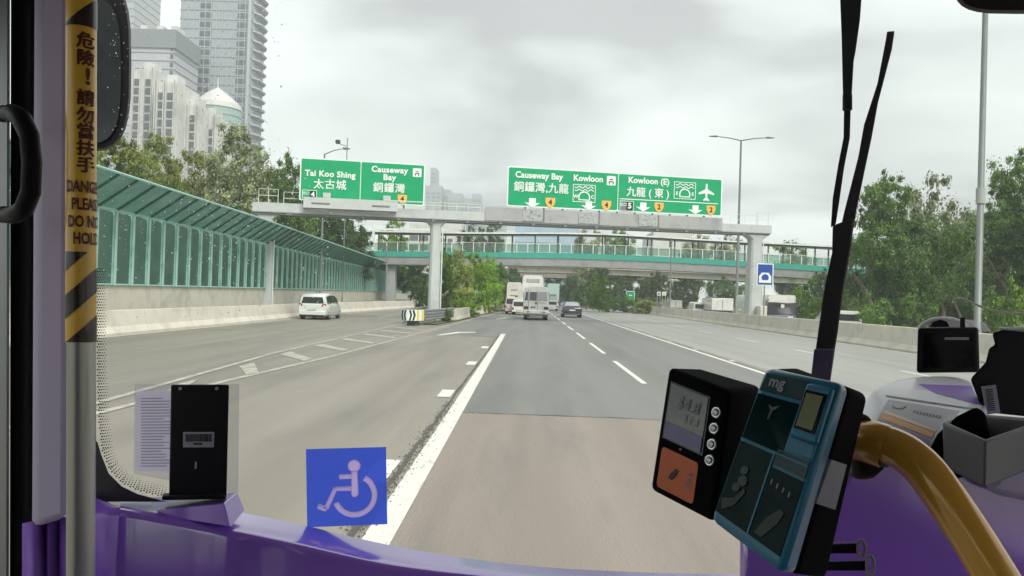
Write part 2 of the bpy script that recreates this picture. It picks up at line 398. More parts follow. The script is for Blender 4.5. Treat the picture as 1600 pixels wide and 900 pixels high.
line(-6.12,5,-5.72,15.2,.16); line(-5.72,15.2,-5.25,22,.16); line(-5.25,22,-4.4,47,.16); line(-4.4,47,-2.6,96,.16)
for i in range(9):                                   # gore hatching
    y = 9.2 + i*3.7
    xa = -6.2 - .75*min(1, max(0,(y-8.5))/13); xb = -5.95 + .035*(y-5)
    mark([(xa+.14,y+1.5),(xb-.14,y-.35),(xb-.14,y+.35),(xa+.14,y+2.5)])
tag(mk.build('road_marking', M['paint_old'], recalc=False), kind='structure'); mk = MB()
for y in (34.2,): mark([(-3.95,y),(-3.7,y),(-3.05,y+3.0),(-2.4,y+3.6),(-2.5,y+4.2),(-3.3,y+3.7)])
mark([(-2.4,60),(-2.2,60),(-1.5,65),(-1.1,65.5),(-1.2,66),(-1.8,65.5)])
for y in (55, 75, 95): line(-10.2,y,-10.2,y+5,.13)
tag(mk.build('road_marking', M['paint'], recalc=False), kind='structure')

# sealed joints and cracks
M['tar'] = mat('tar_joint', (.075,.072,.065), .8, var=.3, nscale=6)
def crack(pts, w, z=.0125, n=10, amp=.03):
    b = MB(); q = []
    for (x0,y0),(x1,y1) in zip(pts, pts[1:]):
        for i in range(n):
            t = i/n; q.append((x0+(x1-x0)*t + rnd.uniform(-amp,amp)*(abs(y1-y0) > abs(x1-x0)), y0+(y1-y0)*t + rnd.uniform(-amp,amp)*(abs(x1-x0) >= abs(y1-y0))))
    q.append(pts[-1]); L_, R_ = [], []
    for i, p in enumerate(q):
        a, c = q[max(0,i-1)], q[min(len(q)-1,i+1)]; d = Vector((c[0]-a[0], c[1]-a[1], 0)).normalized(); ww = w*rnd.uniform(.5,1.2)/2
        L_.append((p[0]-d.y*ww, p[1]+d.x*ww, z)); R_.append((p[0]+d.y*ww, p[1]-d.x*ww, z))
    b.grid([L_, R_]); tag(b.build('road_joint', M['tar'], recalc=False), kind='structure')
crack([(-.95,12.16),(1.5,12.12),(3.5,11.97),(6.1,11.9)], .035, n=14, amp=.02)
crack([(-1.24,5),(-1.25,14),(-1.24,24),(-1.26,36)], .05, n=24, amp=.012)
crack([(-13.8,33),(-9,34.4),(-4.2,34.2),(-1.3,34.5)], .06, amp=.04)
crack([(6.25,6),(6.27,30),(6.3,60)], .03, n=20, amp=.015)
# dark specks standing for a broken joint and raindrop refractions beside the edge line
gr = MB()
for i in range(700):
    y = rnd.uniform(5.2, 13.5); x = -1.22 + rnd.gauss(0, .06); r = rnd.uniform(.003, .008)
    gr.box(x-r, y-r, .003, x+r, y+r, .010 + r*.5)
tag(gr.build('joint_drop_specks', mat('joint_drop_speck', (.13,.12,.10), .9, var=.6, nscale=40)), kind='stuff')

# ------------------------------------------------------------------ concrete barriers
def jersey(name, pts, side, label, group=None, h=.85, seg=3.0, base=.28, top=.10):
    """pts: plan polyline of the traffic-side foot; side=+1 when the body lies to the right (+X)"""
    root = empty(name, (pts[0][0], pts[0][1], 0), label, 'barrier', group)
    P = [Vector((x, y, 0)) for x, y in pts]
    L = [0]
    for a, b in zip(P, P[1:]): L.append(L[-1] + (b-a).length)
    def at(s):
        for i in range(len(P)-1):
            if s <= L[i+1] or i == len(P)-2:
                t = (s-L[i])/(L[i+1]-L[i]); return P[i].lerp(P[i+1], t)
    n = int(L[-1] / seg)
    mb = None
    for i in range(n):
        a = at(i*seg + .012); b = at((i+1)*seg - .012)
        d = (b-a).normalized(); nn = Vector((d.y, -d.x, 0)) * (1 if side > 0 else -1)
        prof = [(0,-.02),(0,.08),(base*.62,.30),(base, h-.02),(base+.02,h),(base+.02+top*2-.02,h),(base+top*2+.02,h-.02),(base+top*2+.1,-.02)]
        rows = [[q + nn*u + Vector((0,0,w)) for u, w in prof] for q in (a, b)]
        far = i*seg + pts[0][1] > 120
        if mb is None or not far: mb = MB()
        mb.loft(rows)
        if not far: mb.build('barrier_segment', M['conc'], root)
    if mb and far: tag(mb.build('barrier_far_run', M['conc'], root), kind='stuff')
    return root
jersey('concrete_barrier', [(15.55,12),(15.55,40),(15.5,72),(15.6,115),(16.5,200),(19,300)], 1,
       'long pale concrete safety barrier along the right edge of the carriageway', h=1.0)
jersey('concrete_barrier', [(-14.2,14),(-14.25,40),(-14.7,62),(-13.3,99),(-13,140)], -1,
       'low concrete safety barrier along the left slip road below the green noise barrier', h=.86, seg=4)
jersey('concrete_barrier', [(-4.75,54),(-4.1,75),(-3.1,95),(-1.9,130)], -1,
       'short stained concrete barrier in front of the bushes on the central reserve', h=.8, base=.12)

# retaining wall under the noise barrier
NB = [(-15.15,14),(-15.2,25.7),(-15.9,43),(-17.2,63),(-18.6,84),(-20.3,115),(-21.2,150),(-22,180)]
def nbat(y):
    for (x0,y0),(x1,y1) in zip(NB, NB[1:]):
        if y <= y1: return x0 + (x1-x0)*(y-y0)/(y1-y0)
    return NB[-1][0]
def nbtop(y): return 1.72 + .12*min(1,max(0,(y-25)/60))
w = empty('retaining_wall', (-15.3,14,0), 'stained concrete retaining wall carrying the green noise barrier', 'wall')
ys = [14 + 2.8*i for i in range(60)]
for y0, y1 in zip(ys, ys[1:]):
    b = MB(); x0, x1 = nbat(y0+.015)-.03, nbat(y1-.015)-.03
    b.add([(x0,y0+.01,-.1),(x1,y1-.01,-.1),(x1-.4,y1-.01,-.1),(x0-.4,y0+.01,-.1),(x0,y0+.01,nbtop(y0)),(x1,y1-.01,nbtop(y1)),(x1-.4,y1-.01,nbtop(y1)),(x0-.4,y0+.01,nbtop(y0))],
          [(0,1,2,3),(4,5,6,7),(0,1,5,4),(1,2,6,5),(2,3,7,6),(3,0,4,7)])
    b.build('wall_panel', M['conc'], w)
# dirt-filled gutter strip between barrier and wall
gv = MB(); JL = [(-14.2,14),(-14.25,40),(-14.7,62),(-13.3,99),(-13,140)]
for y0, y1 in zip(ys, ys[1:]):
    j0, j1 = [next((xa+(xb-xa)*(y-ya)/(yb-ya) for (xa,ya),(xb,yb) in zip(JL, JL[1:]) if y <= yb), -13.0) - .45 for y in (y0, y1)]
    if y0 < 136: gv.add([(j0,y0,.70),(nbat(y0)-.02,y0,.70),(nbat(y1)-.02,y1,.70),(j1,y1,.70)], [(0,1,2,3)])
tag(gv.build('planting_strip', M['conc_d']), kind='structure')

# ------------------------------------------------------------------ noise barrier
nb = empty('noise_barrier', (-15.2,14,1.7), 'green noise barrier of tinted panels with inward sloping canopy beside the slip road', 'noise barrier')
BW = 1.42
def nbframe(i):
    y = 15.0 + BW*i
    x = nbat(y); return Vector((x, y, nbtop(y)))
HV, HS, OS = 2.75, 1.02, 1.45
def noise_bay(i, post, vpan, span_, rib, rail):
    a, b = nbframe(i), nbframe(i+1)
    u = (b-a); u.z = 0; u.normalize(); n = Vector((u.y, -u.x, 0))       # towards the road
    Z = Vector((0,0,1))
    at_, bt = a + Z*HV, b + Z*HV
    ac, bc = at_ + n*OS + Z*HS, bt + n*OS + Z*HS
    # H-section post: flange + web
    post.hexa([a-u*.09+n*.10, a+u*.09+n*.10, a+u*.09+n*.10+Z*HV, a-u*.09+n*.10+Z*HV, a-u*.09+n*.085, a+u*.09+n*.085, a+u*.09+n*.085+Z*HV, a-u*.09+n*.085+Z*HV])
    post.hexa([a-u*.012+n*.084, a+u*.012+n*.084, a+u*.012+n*.084+Z*HV, a-u*.012+n*.084+Z*HV, a-u*.012-n*.1, a+u*.012-n*.1, a+u*.012-n*.1+Z*HV, a-u*.012-n*.1+Z*HV])
    post.hexa([a-u*.09-n*.10, a+u*.09-n*.10, a+u*.09-n*.10+Z*HV, a-u*.09-n*.10+Z*HV, a-u*.09-n*.115, a+u*.09-n*.115, a+u*.09-n*.115+Z*HV, a-u*.09-n*.115+Z*HV])
    p0, p1 = a+u*.095+Z*.06, b-u*.095+Z*.06; H2 = HV-.12
    vpan.hexa([p0, p1, p1+Z*H2, p0+Z*H2, p0-n*.02, p1-n*.02, p1-n*.02+Z*H2, p0-n*.02+Z*H2])
    s0, s1 = at_+u*.045+n*.05+Z*.05, bt-u*.045+n*.05+Z*.05; e = n*(OS-.1)+Z*(HS-.08); k = Z*.02
    span_.hexa([s0, s1, s1+e, s0+e, s0+k, s1+k, s1+e+k, s0+e+k])
    rib.bar(at_ - Z*.02, ac - Z*.02, .07, .12, up=u.cross(ac-at_))
    rail[0].tube([a+Z*.03+n*.03, b+Z*.03+n*.03], .04, 6)
    rail[1].tube([at_+n*.09, bt+n*.09], .06, 6)
    rail[2].tube([ac, bc], .05, 6)
NN = 42
for i in range(NN):
    P = [MB() for _ in range(4)]; Q = [MB() for _ in range(3)]
    noise_bay(i, *P, Q)
    for b_, nm, mt in zip(P + Q, ('post','wall_panel','canopy_panel','canopy_rib','bottom_rail','middle_rail','top_rail'), ('nb_post','nb_glass','nb_glass2','nb_dark','nb_rail','nb_rail','nb_rail')):
        b_.build(nm, M[mt], nb)
P = [MB() for _ in range(5)]
for i in range(NN, 112): noise_bay(i, *P[:4], [P[4]]*3)
for b_, nm, mt in zip(P, ('far_posts','far_wall_panels','far_canopy_panels','far_canopy_ribs','far_rails'), ('nb_post','nb_glass','nb_glass2','nb_dark','nb_rail')):
    tag(b_.build(nm, M[mt], nb), kind='stuff')

# ------------------------------------------------------------------ sign gantry
GA, GB = Vector((-17.1, 48.78, 6.47)), Vector((17.5, 58.26, 6.85))      # ends of the beam underside
gd = (GB-GA); gx = Vector((gd.x, gd.y, 0)).normalized(); gy = Vector((-gx.y, gx.x, 0))
GL = Vector((gd.x, gd.y, 0)).length; GRZ = math.atan2(gx.y, gx.x)
def GP(s, off=0, z=0):          # along the beam, behind it, above its underside
    return GA + gd * (s / GL) + gy * off + Vector((0,0,z))
def gs(px, off=0.0):            # distance along the beam of photo column px
    a, b = -2, GL + 2
    for _ in range(40):
        m = (a+b)/2; p = GP(m, off, .6); q = CM.to_3x3().inverted() @ (p-CAM)
        if 800 + FPX*q.x/-q.z < px: a = m
        else: b = m
    return (a+b)/2
def gbox(mb, s0, s1, o0, o1, z0, z1):
    mb.hexa([GP(s0,o0,z0),GP(s1,o0,z0),GP(s1,o0,z1),GP(s0,o0,z1),GP(s0,o1,z0),GP(s1,o1,z0),GP(s1,o1,z1),GP(s0,o1,z1)])
gt = empty('sign_gantry', (GA.x, GA.y, 0), 'grey steel sign gantry spanning the whole road on three posts', 'gantry')
n = 22
for i in range(n):                                  # cladding panels of the beam
    b = MB(); s0, s1 = GL*i/n + .006, GL*(i+1)/n - .006
    gbox(b, s0, s1, 0, .02, .06, .62); b.build('cladding_panel', M['steel'], gt)
b = MB(); gbox(b, 0, GL, .022, 1.3, .02, .60); b.build('beam', M['steel'], gt)
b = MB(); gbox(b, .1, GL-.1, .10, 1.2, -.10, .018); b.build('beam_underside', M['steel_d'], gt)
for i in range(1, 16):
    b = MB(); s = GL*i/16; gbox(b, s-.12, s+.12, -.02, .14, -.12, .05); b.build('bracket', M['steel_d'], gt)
# tall fascia panels behind which the matrix boxes sit
s0 = gs(758); s1 = gs(1128)
b = MB(); gbox(b, s0, s1, -.06, -.004, .10, .98); b.build('walkway_screen', M['conc_g'], gt)
for px in (832, 919, 1012):
    c = gs(px); b = MB(); gbox(b, c-.72, c+.72, -.10, -.062, .16, .96)
    o = b.build('lane_signal', mat('lane_signal_grey', (.36,.38,.37), .6, var=.15, nscale=5, dirt=(.12,.13,.12), dscale=6, dlo=.5, dhi=.66), gt, bevel=.01)
    b = MB(); gbox(b, c+.74, c+.82, -.10, -.062, .16, .96); b.build('signal_hinge', M['steel_d'], gt)
for px0, px1 in ((474, 620),):
    a_, c_ = gs(px0), gs(px1); b = MB()
    m_ = (a_+c_)/2
    gbox(b, a_, c_, -.50, -.02, .36, 1.02); b.build('walkway_screen', M['steel'], gt)
    for f in (.18, .82):
        cc = a_ + (c_-a_)*f
        b = MB(); gbox(b, cc-.55, cc+.55, -.54, -.503, .62, .70); gbox(b, cc-.55, cc+.55, -.54, -.503, .20, .26); b.build('louvre', M['steel_d'], gt)
for px in (510, 603):
    c = gs(px); b = MB(); gbox(b, c-.24, c+.24, -.46, -.04, 1.02, 1.34); b.build('lamp_housing', M['steel'], gt, bevel=.02)
# handrails at both ends of the walkway
def grail(sa, sb, k, off=-.02, h=1.45):
    b = MB(); b.tube([GP(sa, off, .62), GP(sa, off, h), GP(sb, off, h), GP(sb, off, .62)], .025, 6)
    b.tube([GP(sa, off, 1.05), GP(sb, off, 1.05)], .02, 6)
    for i in range(1, k): s = sa + (sb-sa)*i/k; b.tube([GP(s, off, .6), GP(s, off, h)], .02, 6)
    b.build('guard_rail', M['rail_w'], gt)
grail(.35, 1.5, 2, 0.05); grail(1.8, 4.0, 2, 1.2); grail(gs(1132), GL-.4, 3, 1.2); grail(GL-1.2, GL-.25, 1, .1, 1.55)
grail(gs(662), gs(756), 5, 1.25, 1.25); grail(gs(600), gs(662), 2, -.5, 1.0)
# posts: chamfered box columns, flared head
def gpost(s, w, dpt, taper=.12):
    p = GP(s, .6, 0); base = Vector((p.x, p.y, -.05)); top = p + Vector((0,0,-.10))
    b = MB(); rows = []
    for q, k in ((base, 1+taper), (base.lerp(top,.5), 1+taper*.5), (top-Vector((0,0,.75)), 1.0), (top-Vector((0,0,.3)), 1.05), (top, 2.0)):
        hw, hd = w/2*k, dpt/2*min(k,1.2); c = .12
        ring = [(-hw+c,-hd),(hw-c,-hd),(hw,-hd+c),(hw,hd-c),(hw-c,hd),(-hw+c,hd),(-hw,hd-c),(-hw,-hd+c)]
        rows.append([q + gx*u + gy*v for u, v in ring])
    b.loft(rows); o = b.build('post', M['steel'], gt, smooth=20)
    pp = MB(); r0 = base + gx*(w/2+.10) - gy*(dpt/2-.1); pp.tube([r0, Vector((r0.x,r0.y,top.z-.5))], .045, 8); pp.build('conduit', M['rail_w'], gt)
gpost(gs(417), .78, .7); gpost(gs(684), .66, .6, .10); gpost(gs(1187), .85, .8, .25)

# ------------------------------------------------------------------ green direction signs
MPP = .0424
class Sign:
    """flat sign standing on the gantry: local X along the beam, local Z up; (u,v) in photo pixels from its upper left corner"""
    def __init__(s, px0, wpx, hpx, zbot, off, mpp, label, name='direction_sign'):
        sa = gs(px0, off); s.mpp = mpp; s.w = wpx*mpp; s.h = hpx*mpp
        p = GP(sa, off, zbot); s.root = empty(name, p, label, 'road sign', None, GRZ); s.tilt = gd.z/GL
    def L(s, u, v, d=0):
        x = u*s.mpp; return Vector((x, -d, s.h - v*s.mpp + x*s.tilt))
    def poly(s, name, pts, d, m, t=.006):
        b = MB(); b.prism([s.L(u,v,d) for u, v in pts], (0,t,0)); return s.fin(b, name, m)
    def fin(s, b, name, m):
        me = mesh_from(name, b.v, b.f); bm = bmesh.new(); bm.from_mesh(me); bmesh.ops.recalc_face_normals(bm, faces=bm.faces); bm.to_mesh(me); bm.free()
        me.materials.append(m); o = bpy.data.objects.new(name, me); COL.objects.link(o); o.parent = s.root; return o
    def text(s, txt, u, v, size, m, d=.05, bold=.012, sx=1.0, name='lettering', spacing=1.0):
        cjk = any(ord(ch) > 0x2fff for ch in txt)
        v_, f_ = text_mesh(txt, size*s.mpp*(.94 if cjk else .88), 0 if cjk else bold*size*s.mpp, 0, 'CENTER', sx, spacing=spacing)
        if cjk: v_, f_ = thicken(v_, f_, .016*size*s.mpp, .002)
        b = MB(); c = s.L(u, v, d); b.add([c + Vector((p.x, -p.z, p.y + p.x*s.tilt)) for p in v_], f_)
        me = mesh_from(name, b.v, b.f); me.materials.append(m); o = bpy.data.objects.new(name, me); COL.objects.link(o); o.parent = s.root
        return o
    def rrect(s, u0, v0, u1, v1, r):
        pts = []
        for cx, cy, a0 in ((u1-r, v0+r, -90), (u1-r, v1-r, 0), (u0+r, v1-r, 90), (u0+r, v0+r, 180)):
            for k in range(5): a = R(a0 + 22.5*k); pts.append((cx + r*math.cos(a), cy + r*math.sin(a)))
        return pts
    def arrow(s, u, v, w=24, h=13):
        s.poly('arrow', [(u-w*.21,v-h/2),(u+w*.21,v-h/2),(u+w*.21,v+.5),(u+w/2,v),(u,v+h/2+.6),(u-w/2,v),(u-w*.21,v+.5)], .036, M['sign_w'])
    def shield(s, u, v, txt):
        w, h = 7.4, 7.6
        s.poly('route_shield', [(u-w,v-h),(u+w,v-h),(u+w,v-h*.1),(u+w*.6,v+h*.6),(u,v+h),(u-w*.6,v+h*.6),(u-w,v-h*.1)], .036, M['sign_y'])
        s.text(txt, u, v-.8, 12, M['black'], d=.046, bold=.03)
    def frame(s, u0, v0, u1, v1, t=1.0, name='symbol_frame', m=None):
        m = m or M['sign_w']
        for q in ((u0,v0,u1,v0+t),(u0,v1-t,u1,v1),(u0,v0+t+.02,u0+t,v1-t-.02),(u1-t,v0+t+.02,u1,v1-t-.02)):
            s.poly(name, [(q[0],q[1]),(q[2],q[1]),(q[2],q[3]),(q[0],q[3])], .036, m)
    def strip(s, name, pts, w, d, m):
        b = MB()
        for (u0,v0),(u1,v1) in zip(pts, pts[1:]): b.bar(s.L(u0,v0,d), s.L(u1,v1,d), w*s.mpp, .006, up=(0,1,0))
        return s.fin(b, name, m)
    def tunnel(s, u0, v0, u1, v1, letters):
        s.frame(u0, v0, u1, v1)
        cw = u1-u0; cx = (u0+u1)/2
        for k in (0, 1):
            pts = [(u0+3+(cw-6)*i/24, v0+4+k*4.2+1.3*math.sin(i/24*2*math.pi*3.2)) for i in range(25)]
            s.strip('wave', pts, 1.3, .037, M['sign_w'])
        by = v1-3.2
        arc = [(cx-8,by),(cx-8.3,by-6),(cx-5.5,by-10.5),(cx,by-12.2),(cx+5.5,by-10.5),(cx+8.3,by-6),(cx+8,by)]
        s.strip('tunnel_mouth', arc, 2.0, .038, M['sign_w']); s.strip('tunnel_mouth', [(cx-9,by-.3),(cx+9,by-.3)], 1.6, .038, M['sign_w'])
        for t, x in letters: s.text(t, cx+x, v1-8, 8, M['sign_w'], d=.04, bold=.03)
def sign_back(s, div):
    s.poly('board', s.rrect(0,0,s.w/s.mpp,s.h/s.mpp,3), .0, M['sign_w'], .08)
    H_ = s.h/s.mpp; W_ = s.w/s.mpp
    b = MB()
    s.poly('face', s.rrect(2,2,div-.6,H_-2,2), .014, M['green'], .010); s.poly('face', s.rrect(div+.6,2,W_-2,H_-2,2), .014, M['green'], .010)
    b = MB()
    k = int(W_/28)
    for i in range(1, k): b.box(i*W_/k*s.mpp-.05, .082, -.2, i*W_/k*s.mpp+.05, .2, s.h)
    s.fin(b, 'stiffener', M['steel_d'])

s1_ = Sign(467, 195, 67, .86, .10, .0402, 'left green direction sign on the gantry reading Tai Koo Shing and Causeway Bay')
sign_back(s1_, 93)
s1_.text('Tai Koo Shing', 46, 24.5, 14.5, M['sign_w'], bold=.03, sx=1.0, spacing=1.06)
s1_.text('太古城', 46, 41.5, 17.5, M['sign_w'], bold=.025, spacing=1.08)
s1_.text('Causeway', 138, 12.5, 15, M['sign_w'], bold=.03, spacing=1.08); s1_.text('Bay', 138, 24.5, 15, M['sign_w'], bold=.03, spacing=1.08)
s1_.text('銅鑼灣', 138, 42, 17.5, M['sign_w'], bold=.02, spacing=1.10)
s1_.poly('tunnel_badge', s1_.rrect(175,7,189,21,1.2), .036, M['sign_w'])
s1_.poly('badge_symbol', [(178,13),(182,10.5),(186,13)], .042, M['conc_g']); s1_.strip('badge_symbol', [(179.5,19),(179.5,15),(184.5,15),(184.5,19)], 1.5, .043, M['black'])
s1_.frame(4.5, 50.5, 26.5, 66, .8); s1_.poly('exit_box', [(15.5,51.6),(25.5,51.6),(25.5,64.6),(15.5,64.6)], .036, M['black'], .004)
s1_.text('出口', 10, 56, 6, M['sign_w'], d=.045); s1_.text('4', 20.6, 57.5, 12, M['sign_w'], d=.046, bold=.03)
s1_.shield(159.5, 58.5, '4')

s2_ = Sign(791, 340, 58, 1.10, .02, .0464, 'wide green direction sign on the gantry reading Causeway Bay, Kowloon and Kowloon (E)')
sign_back(s2_, 169.5)
s2_.text('Causeway Bay', 47, 12.2, 14, M['sign_w'], bold=.03); s2_.text('Kowloon', 122, 12.2, 14, M['sign_w'], bold=.03)
s2_.text('銅鑼灣,九龍', 51, 30, 16.5, M['sign_w'], bold=.02, spacing=1.05)
s2_.tunnel(99, 21, 134, 47, (('W', -13), ('C', 13)))
s2_.poly('tunnel_badge', s2_.rrect(151,6,165,20,1.2), .036, M['sign_w'])
s2_.poly('badge_symbol', [(154,12),(158,9.5),(162,12)], .042, M['red']); s2_.strip('badge_symbol', [(155,18.5),(155,14.5),(161,14.5),(161,18.5)], 1.5, .043, M['black'])
s2_.arrow(38, 51.2); s2_.arrow(124, 51.2); s2_.shield(65, 50.5, '4'); s2_.shield(151.5, 50.5, '4')
s2_.text('Kowloon (E)', 218, 10.5, 14.2, M['sign_w'], bold=.03, spacing=1.03)
s2_.text('九龍 ( 東 )', 217, 28.5, 16.5, M['sign_w'], bold=.02)
s2_.tunnel(259, 8.5, 295, 34.5, (('E', -13), ('E', 13)))
s2_.poly('divider_line', [(172,38.3),(333,38.3),(333,39.6),(172,39.6)], .036, M['sign_w'])
s2_.frame(172.5, 41.5, 194.5, 57, .8); s2_.poly('exit_box', [(183,42.6),(193.6,42.6),(193.6,56),(183,56)], .036, M['black'], .004)
s2_.poly('exit_box', [(173.5,42.6),(182.6,42.6),(182.6,56),(173.5,56)], .036, M['steel_d'], .004)
s2_.text('出口', 178, 47.5, 6, M['sign_w'], d=.045); s2_.text('5', 188.3, 49, 13, M['sign_w'], d=.046, bold=.035)
s2_.arrow(210, 49.3); s2_.shield(235.5, 49.3, '2'); s2_.arrow(295.5, 49.5); s2_.shield(321.5, 49.8, '2')
pl = [(0,-14),(1.6,-12),(1.8,-5),(13,1),(13,3.6),(1.8,1.4),(1.3,8),(5,11),(5,13),(0,12),(-5,13),(-5,11),(-1.3,8),(-1.8,1.4),(-13,3.6),(-13,1),(-1.8,-5),(-1.6,-12)]
s2_.poly('airport_symbol', [(313+x, 22.5+y) for x, y in pl], .036, M['sign_w'])
# ------------------------------------------------------------------ footbridge
FY = 100.0
def zb(px, el): return 1.8 + el*FY/FPX
def interp(tab, x):
    if x <= tab[0][0]: return tab[0][1]
    for (a, b), (c, d) in zip(tab, tab[1:]):
        if x <= c: return b + (d-b)*(x-a)/(c-a)
    return tab[-1][1]
def smooth_tab(tab):
    xs = [t[0] for t in tab]; 
    return lambda x: sum(interp(tab, x+d) for d in (-4,-2,0,2,4))/5
fz_top = smooth_tab([(-30,6.65),(-17,6.9),(-10,7.05),(0,7.25),(8,7.35),(16,7.25),(28,6.95),(40,6.55),(60,6.1)])
fz_roof = lambda x: fz_top(x) + 2.35 + .06*math.sin(x*.2)
fb = empty('footbridge', (0, FY, 0), 'roofed pedestrian footbridge with teal edge beam crossing the road behind the gantry', 'footbridge')
x0, x1 = -32.0, 62.0
seg = 2.0; k = int((x1-x0)/seg)
b = MB(); rows = []
for i in range(k+1):
    x = x0+seg*i; z = fz_top(x)
    rows.append([(x,FY,z-.70),(x,FY+.25,z-1.62),(x,FY+3.4,z-1.62),(x,FY+3.65,z-.70),(x,FY+3.65,z-.15),(x,FY,z-.15)])
b.loft(rows); b.build('deck_girder', M['conc_g'], fb, smooth=25)
rows = []; b = MB()
for i in range(k+1):
    x = x0+seg*i; z = fz_top(x); rows.append([(x,FY-.10,z-.66),(x,FY-.005,z-.66),(x,FY-.005,z+.04),(x,FY-.10,z+.04)])
b.loft(rows); b.build('edge_beam', M['teal'], fb, smooth=25)
rows = []; b = MB()
for i in range(k+1):
    x = x0+seg*i; z = fz_roof(x); rows.append([(x,FY-.35,z),(x,FY-.35,z+.16),(x,FY+1.8,z+.34),(x,FY+4.0,z+.16),(x,FY+4.0,z)])
b.loft(rows); b.build('roof', M['roof_w'], fb, smooth=25)
rows = []; b = MB()
for i in range(k+1):
    x = x0+seg*i; z = fz_roof(x); rows.append([(x,FY+.05,z-.16),(x,FY+.05,z-.004),(x,FY+.2,z-.004),(x,FY+.2,z-.16)])
b.loft(rows); b.build('roof_beam', M['dark_steel'], fb, smooth=25)
i = 0; x = x0+.5
while x < 44:
    z = fz_top(x)
    for yy in (FY-.04,):
        b = MB(); b.box(x-.05, yy-.04, z+.045, x+.05, yy+.04, z+1.15); b.build('railing_post', M['rail_w'], fb)
        z2 = fz_top(x+1.36); b = MB()
        b.hexa([(x+.055,yy,z+.12),(x+1.30,yy,z2+.12),(x+1.30,yy,z2+1.02),(x+.055,yy,z+1.02),(x+.055,yy+.02,z+.12),(x+1.30,yy+.02,z2+.12),(x+1.30,yy+.02,z2+1.02),(x+.055,yy+.02,z+1.02)])
        b.build('railing_panel', M['rail_glass'], fb)
    x += 1.36
b = MB(); b.tube([(x0+i*2, FY-.04, fz_top(x0+i*2)+1.18) for i in range(k)], .035, 6); b.build('handrail', M['rail_w'], fb)
b = MB(); b.tube([(x0+i*2, FY+3.6, fz_top(x0+i*2)+1.18) for i in range(k)], .035, 6); b.build('handrail', M['rail_w'], fb)
x = x0+.8; n = 0
while x < 60:
    z = fz_top(x)
    for yy in (FY+.12, FY+3.5):
        b = MB(); b.box(x-.08, yy-.06, z-.1, x+.08, yy+.08, fz_roof(x)-.02); b.build('roof_post', M['dark_steel'], fb)
    x += 2.9
for px in (612, 1172, 1420):
    x = WX(px, FY+2, 3); b = MB(); b.box(x-.55, FY+1, -.1, x+.55, FY+2.6, fz_top(x)-1.63); b.build('pier', M['conc_g'], fb, bevel=.08)
# white frame of the stair landing at the left end
b = MB(); a = WX(583, FY-1, 8); c = WX(700, FY-1, 8)
b.bar((a,FY-.9,fz_top(a)), (a,FY-.9,fz_roof(a)+1.0), .28, .28); b.bar((a,FY-.9,fz_roof(a)+.3), (c,FY-.9,fz_roof(c)+.4), .2, .25); b.build('stair_frame', M['roof_w'], fb)

# road flyover behind the footbridge
fl = empty('flyover', (10, 150, 0), 'concrete road flyover crossing low behind the footbridge', 'flyover')
rows = []; b = MB()
for i in range(30):
    x = -4 + 4*i; z = 8.3 - .012*abs(x-6)**1.05*1.2; y = 150 - .08*x
    rows.append([(x,y,z-1.9),(x,y,z-1.1),(x,y-.9,z-.9),(x,y-.9,z),(x,y+9,z),(x,y+9,z-.9),(x,y+8,z-1.9)])
b.loft(rows); b.build('deck', M['conc'], fl, smooth=25)
for x in (-2.5, 24, 48, 72):
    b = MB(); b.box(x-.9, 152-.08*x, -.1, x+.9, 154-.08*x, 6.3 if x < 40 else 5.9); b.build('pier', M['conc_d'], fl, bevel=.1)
fl2 = empty('flyover', (0, 175, 0), 'dark second flyover deck seen end-on beneath the first one', 'flyover')
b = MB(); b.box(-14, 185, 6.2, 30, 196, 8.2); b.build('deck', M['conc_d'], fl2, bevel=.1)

# ------------------------------------------------------------------ street lamps and poles
def pole(name, px, Y, top, r0, r1, m, label, cat='street lamp', arms=None, ptop=None):
    x = WX(px, Y, (0 if ptop is None else top)) if not isinstance(px, tuple) else px[0]
    root = empty(name, (x, Y, 0), label, cat)
    b = MB(); b.tube([(x,Y,-.05),(x,Y,1.2),(x,Y,1.25),(x,Y,top)], [r0*1.25,r0*1.2,r0,r1], 12); b.build('pole', m, root, smooth=40)
    for (dx, dz, ln) in arms or ():
        b = MB(); b.tube([(x,Y,top-.05),(x+dx*.5,Y-.1,top+dz*.6+.1),(x+dx,Y-.2,top+dz+.15)], [r1*.7,r1*.6,r1*.5], 8); b.build('arm', m, root, smooth=40)
        s = 1 if dx > 0 else -1
        b = MB(); p = Vector((x+dx,Y-.2,top+dz+.15)); b.hexa([p+Vector((0,-.16,-.07)),p+Vector((s*ln,-.14,-.03)),p+Vector((s*ln,-.14,.03)),p+Vector((0,-.16,.09)),p+Vector((0,.16,-.07)),p+Vector((s*ln,.14,-.03)),p+Vector((s*ln,.14,.03)),p+Vector((0,.16,.09))])
        b.build('lamp_head', M['steel_d'], root, bevel=.02)
    return root
def topz(px, py, Y): return W(px, py, Y).z
Yl = 82
pole('street_lamp', 1158, Yl, topz(1159,219,Yl), .16, .09, M['steel_d'], 'twin-armed street lamp rising behind the right half of the gantry', arms=[(-2.5,.12,.8),(2.5,.12,.8)], ptop=1)
Yr = 47
r = pole('street_lamp', 1526.5, Yr, 19.5, .20, .15, mat('lamp_post_steel', (.20,.215,.205), .5, metal=.3, var=.08, nscale=2), 'thick tall lamp post on the right verge reaching above the frame', arms=[(-2.0,.3,.8)])
px_ = r.location.x
b = MB(); b.tube([(px_,Yr,8.0),(px_,Yr,8.9)], .25, 14); b.build('collar', M['conc_g'], r, smooth=40)
Y3 = 62
pole('street_lamp', 499, Y3, topz(505,240,Y3), .10, .06, M['steel_d'], 'thin street lamp behind the left sign with one arm to the right', arms=[(1.5,.25,.5)])
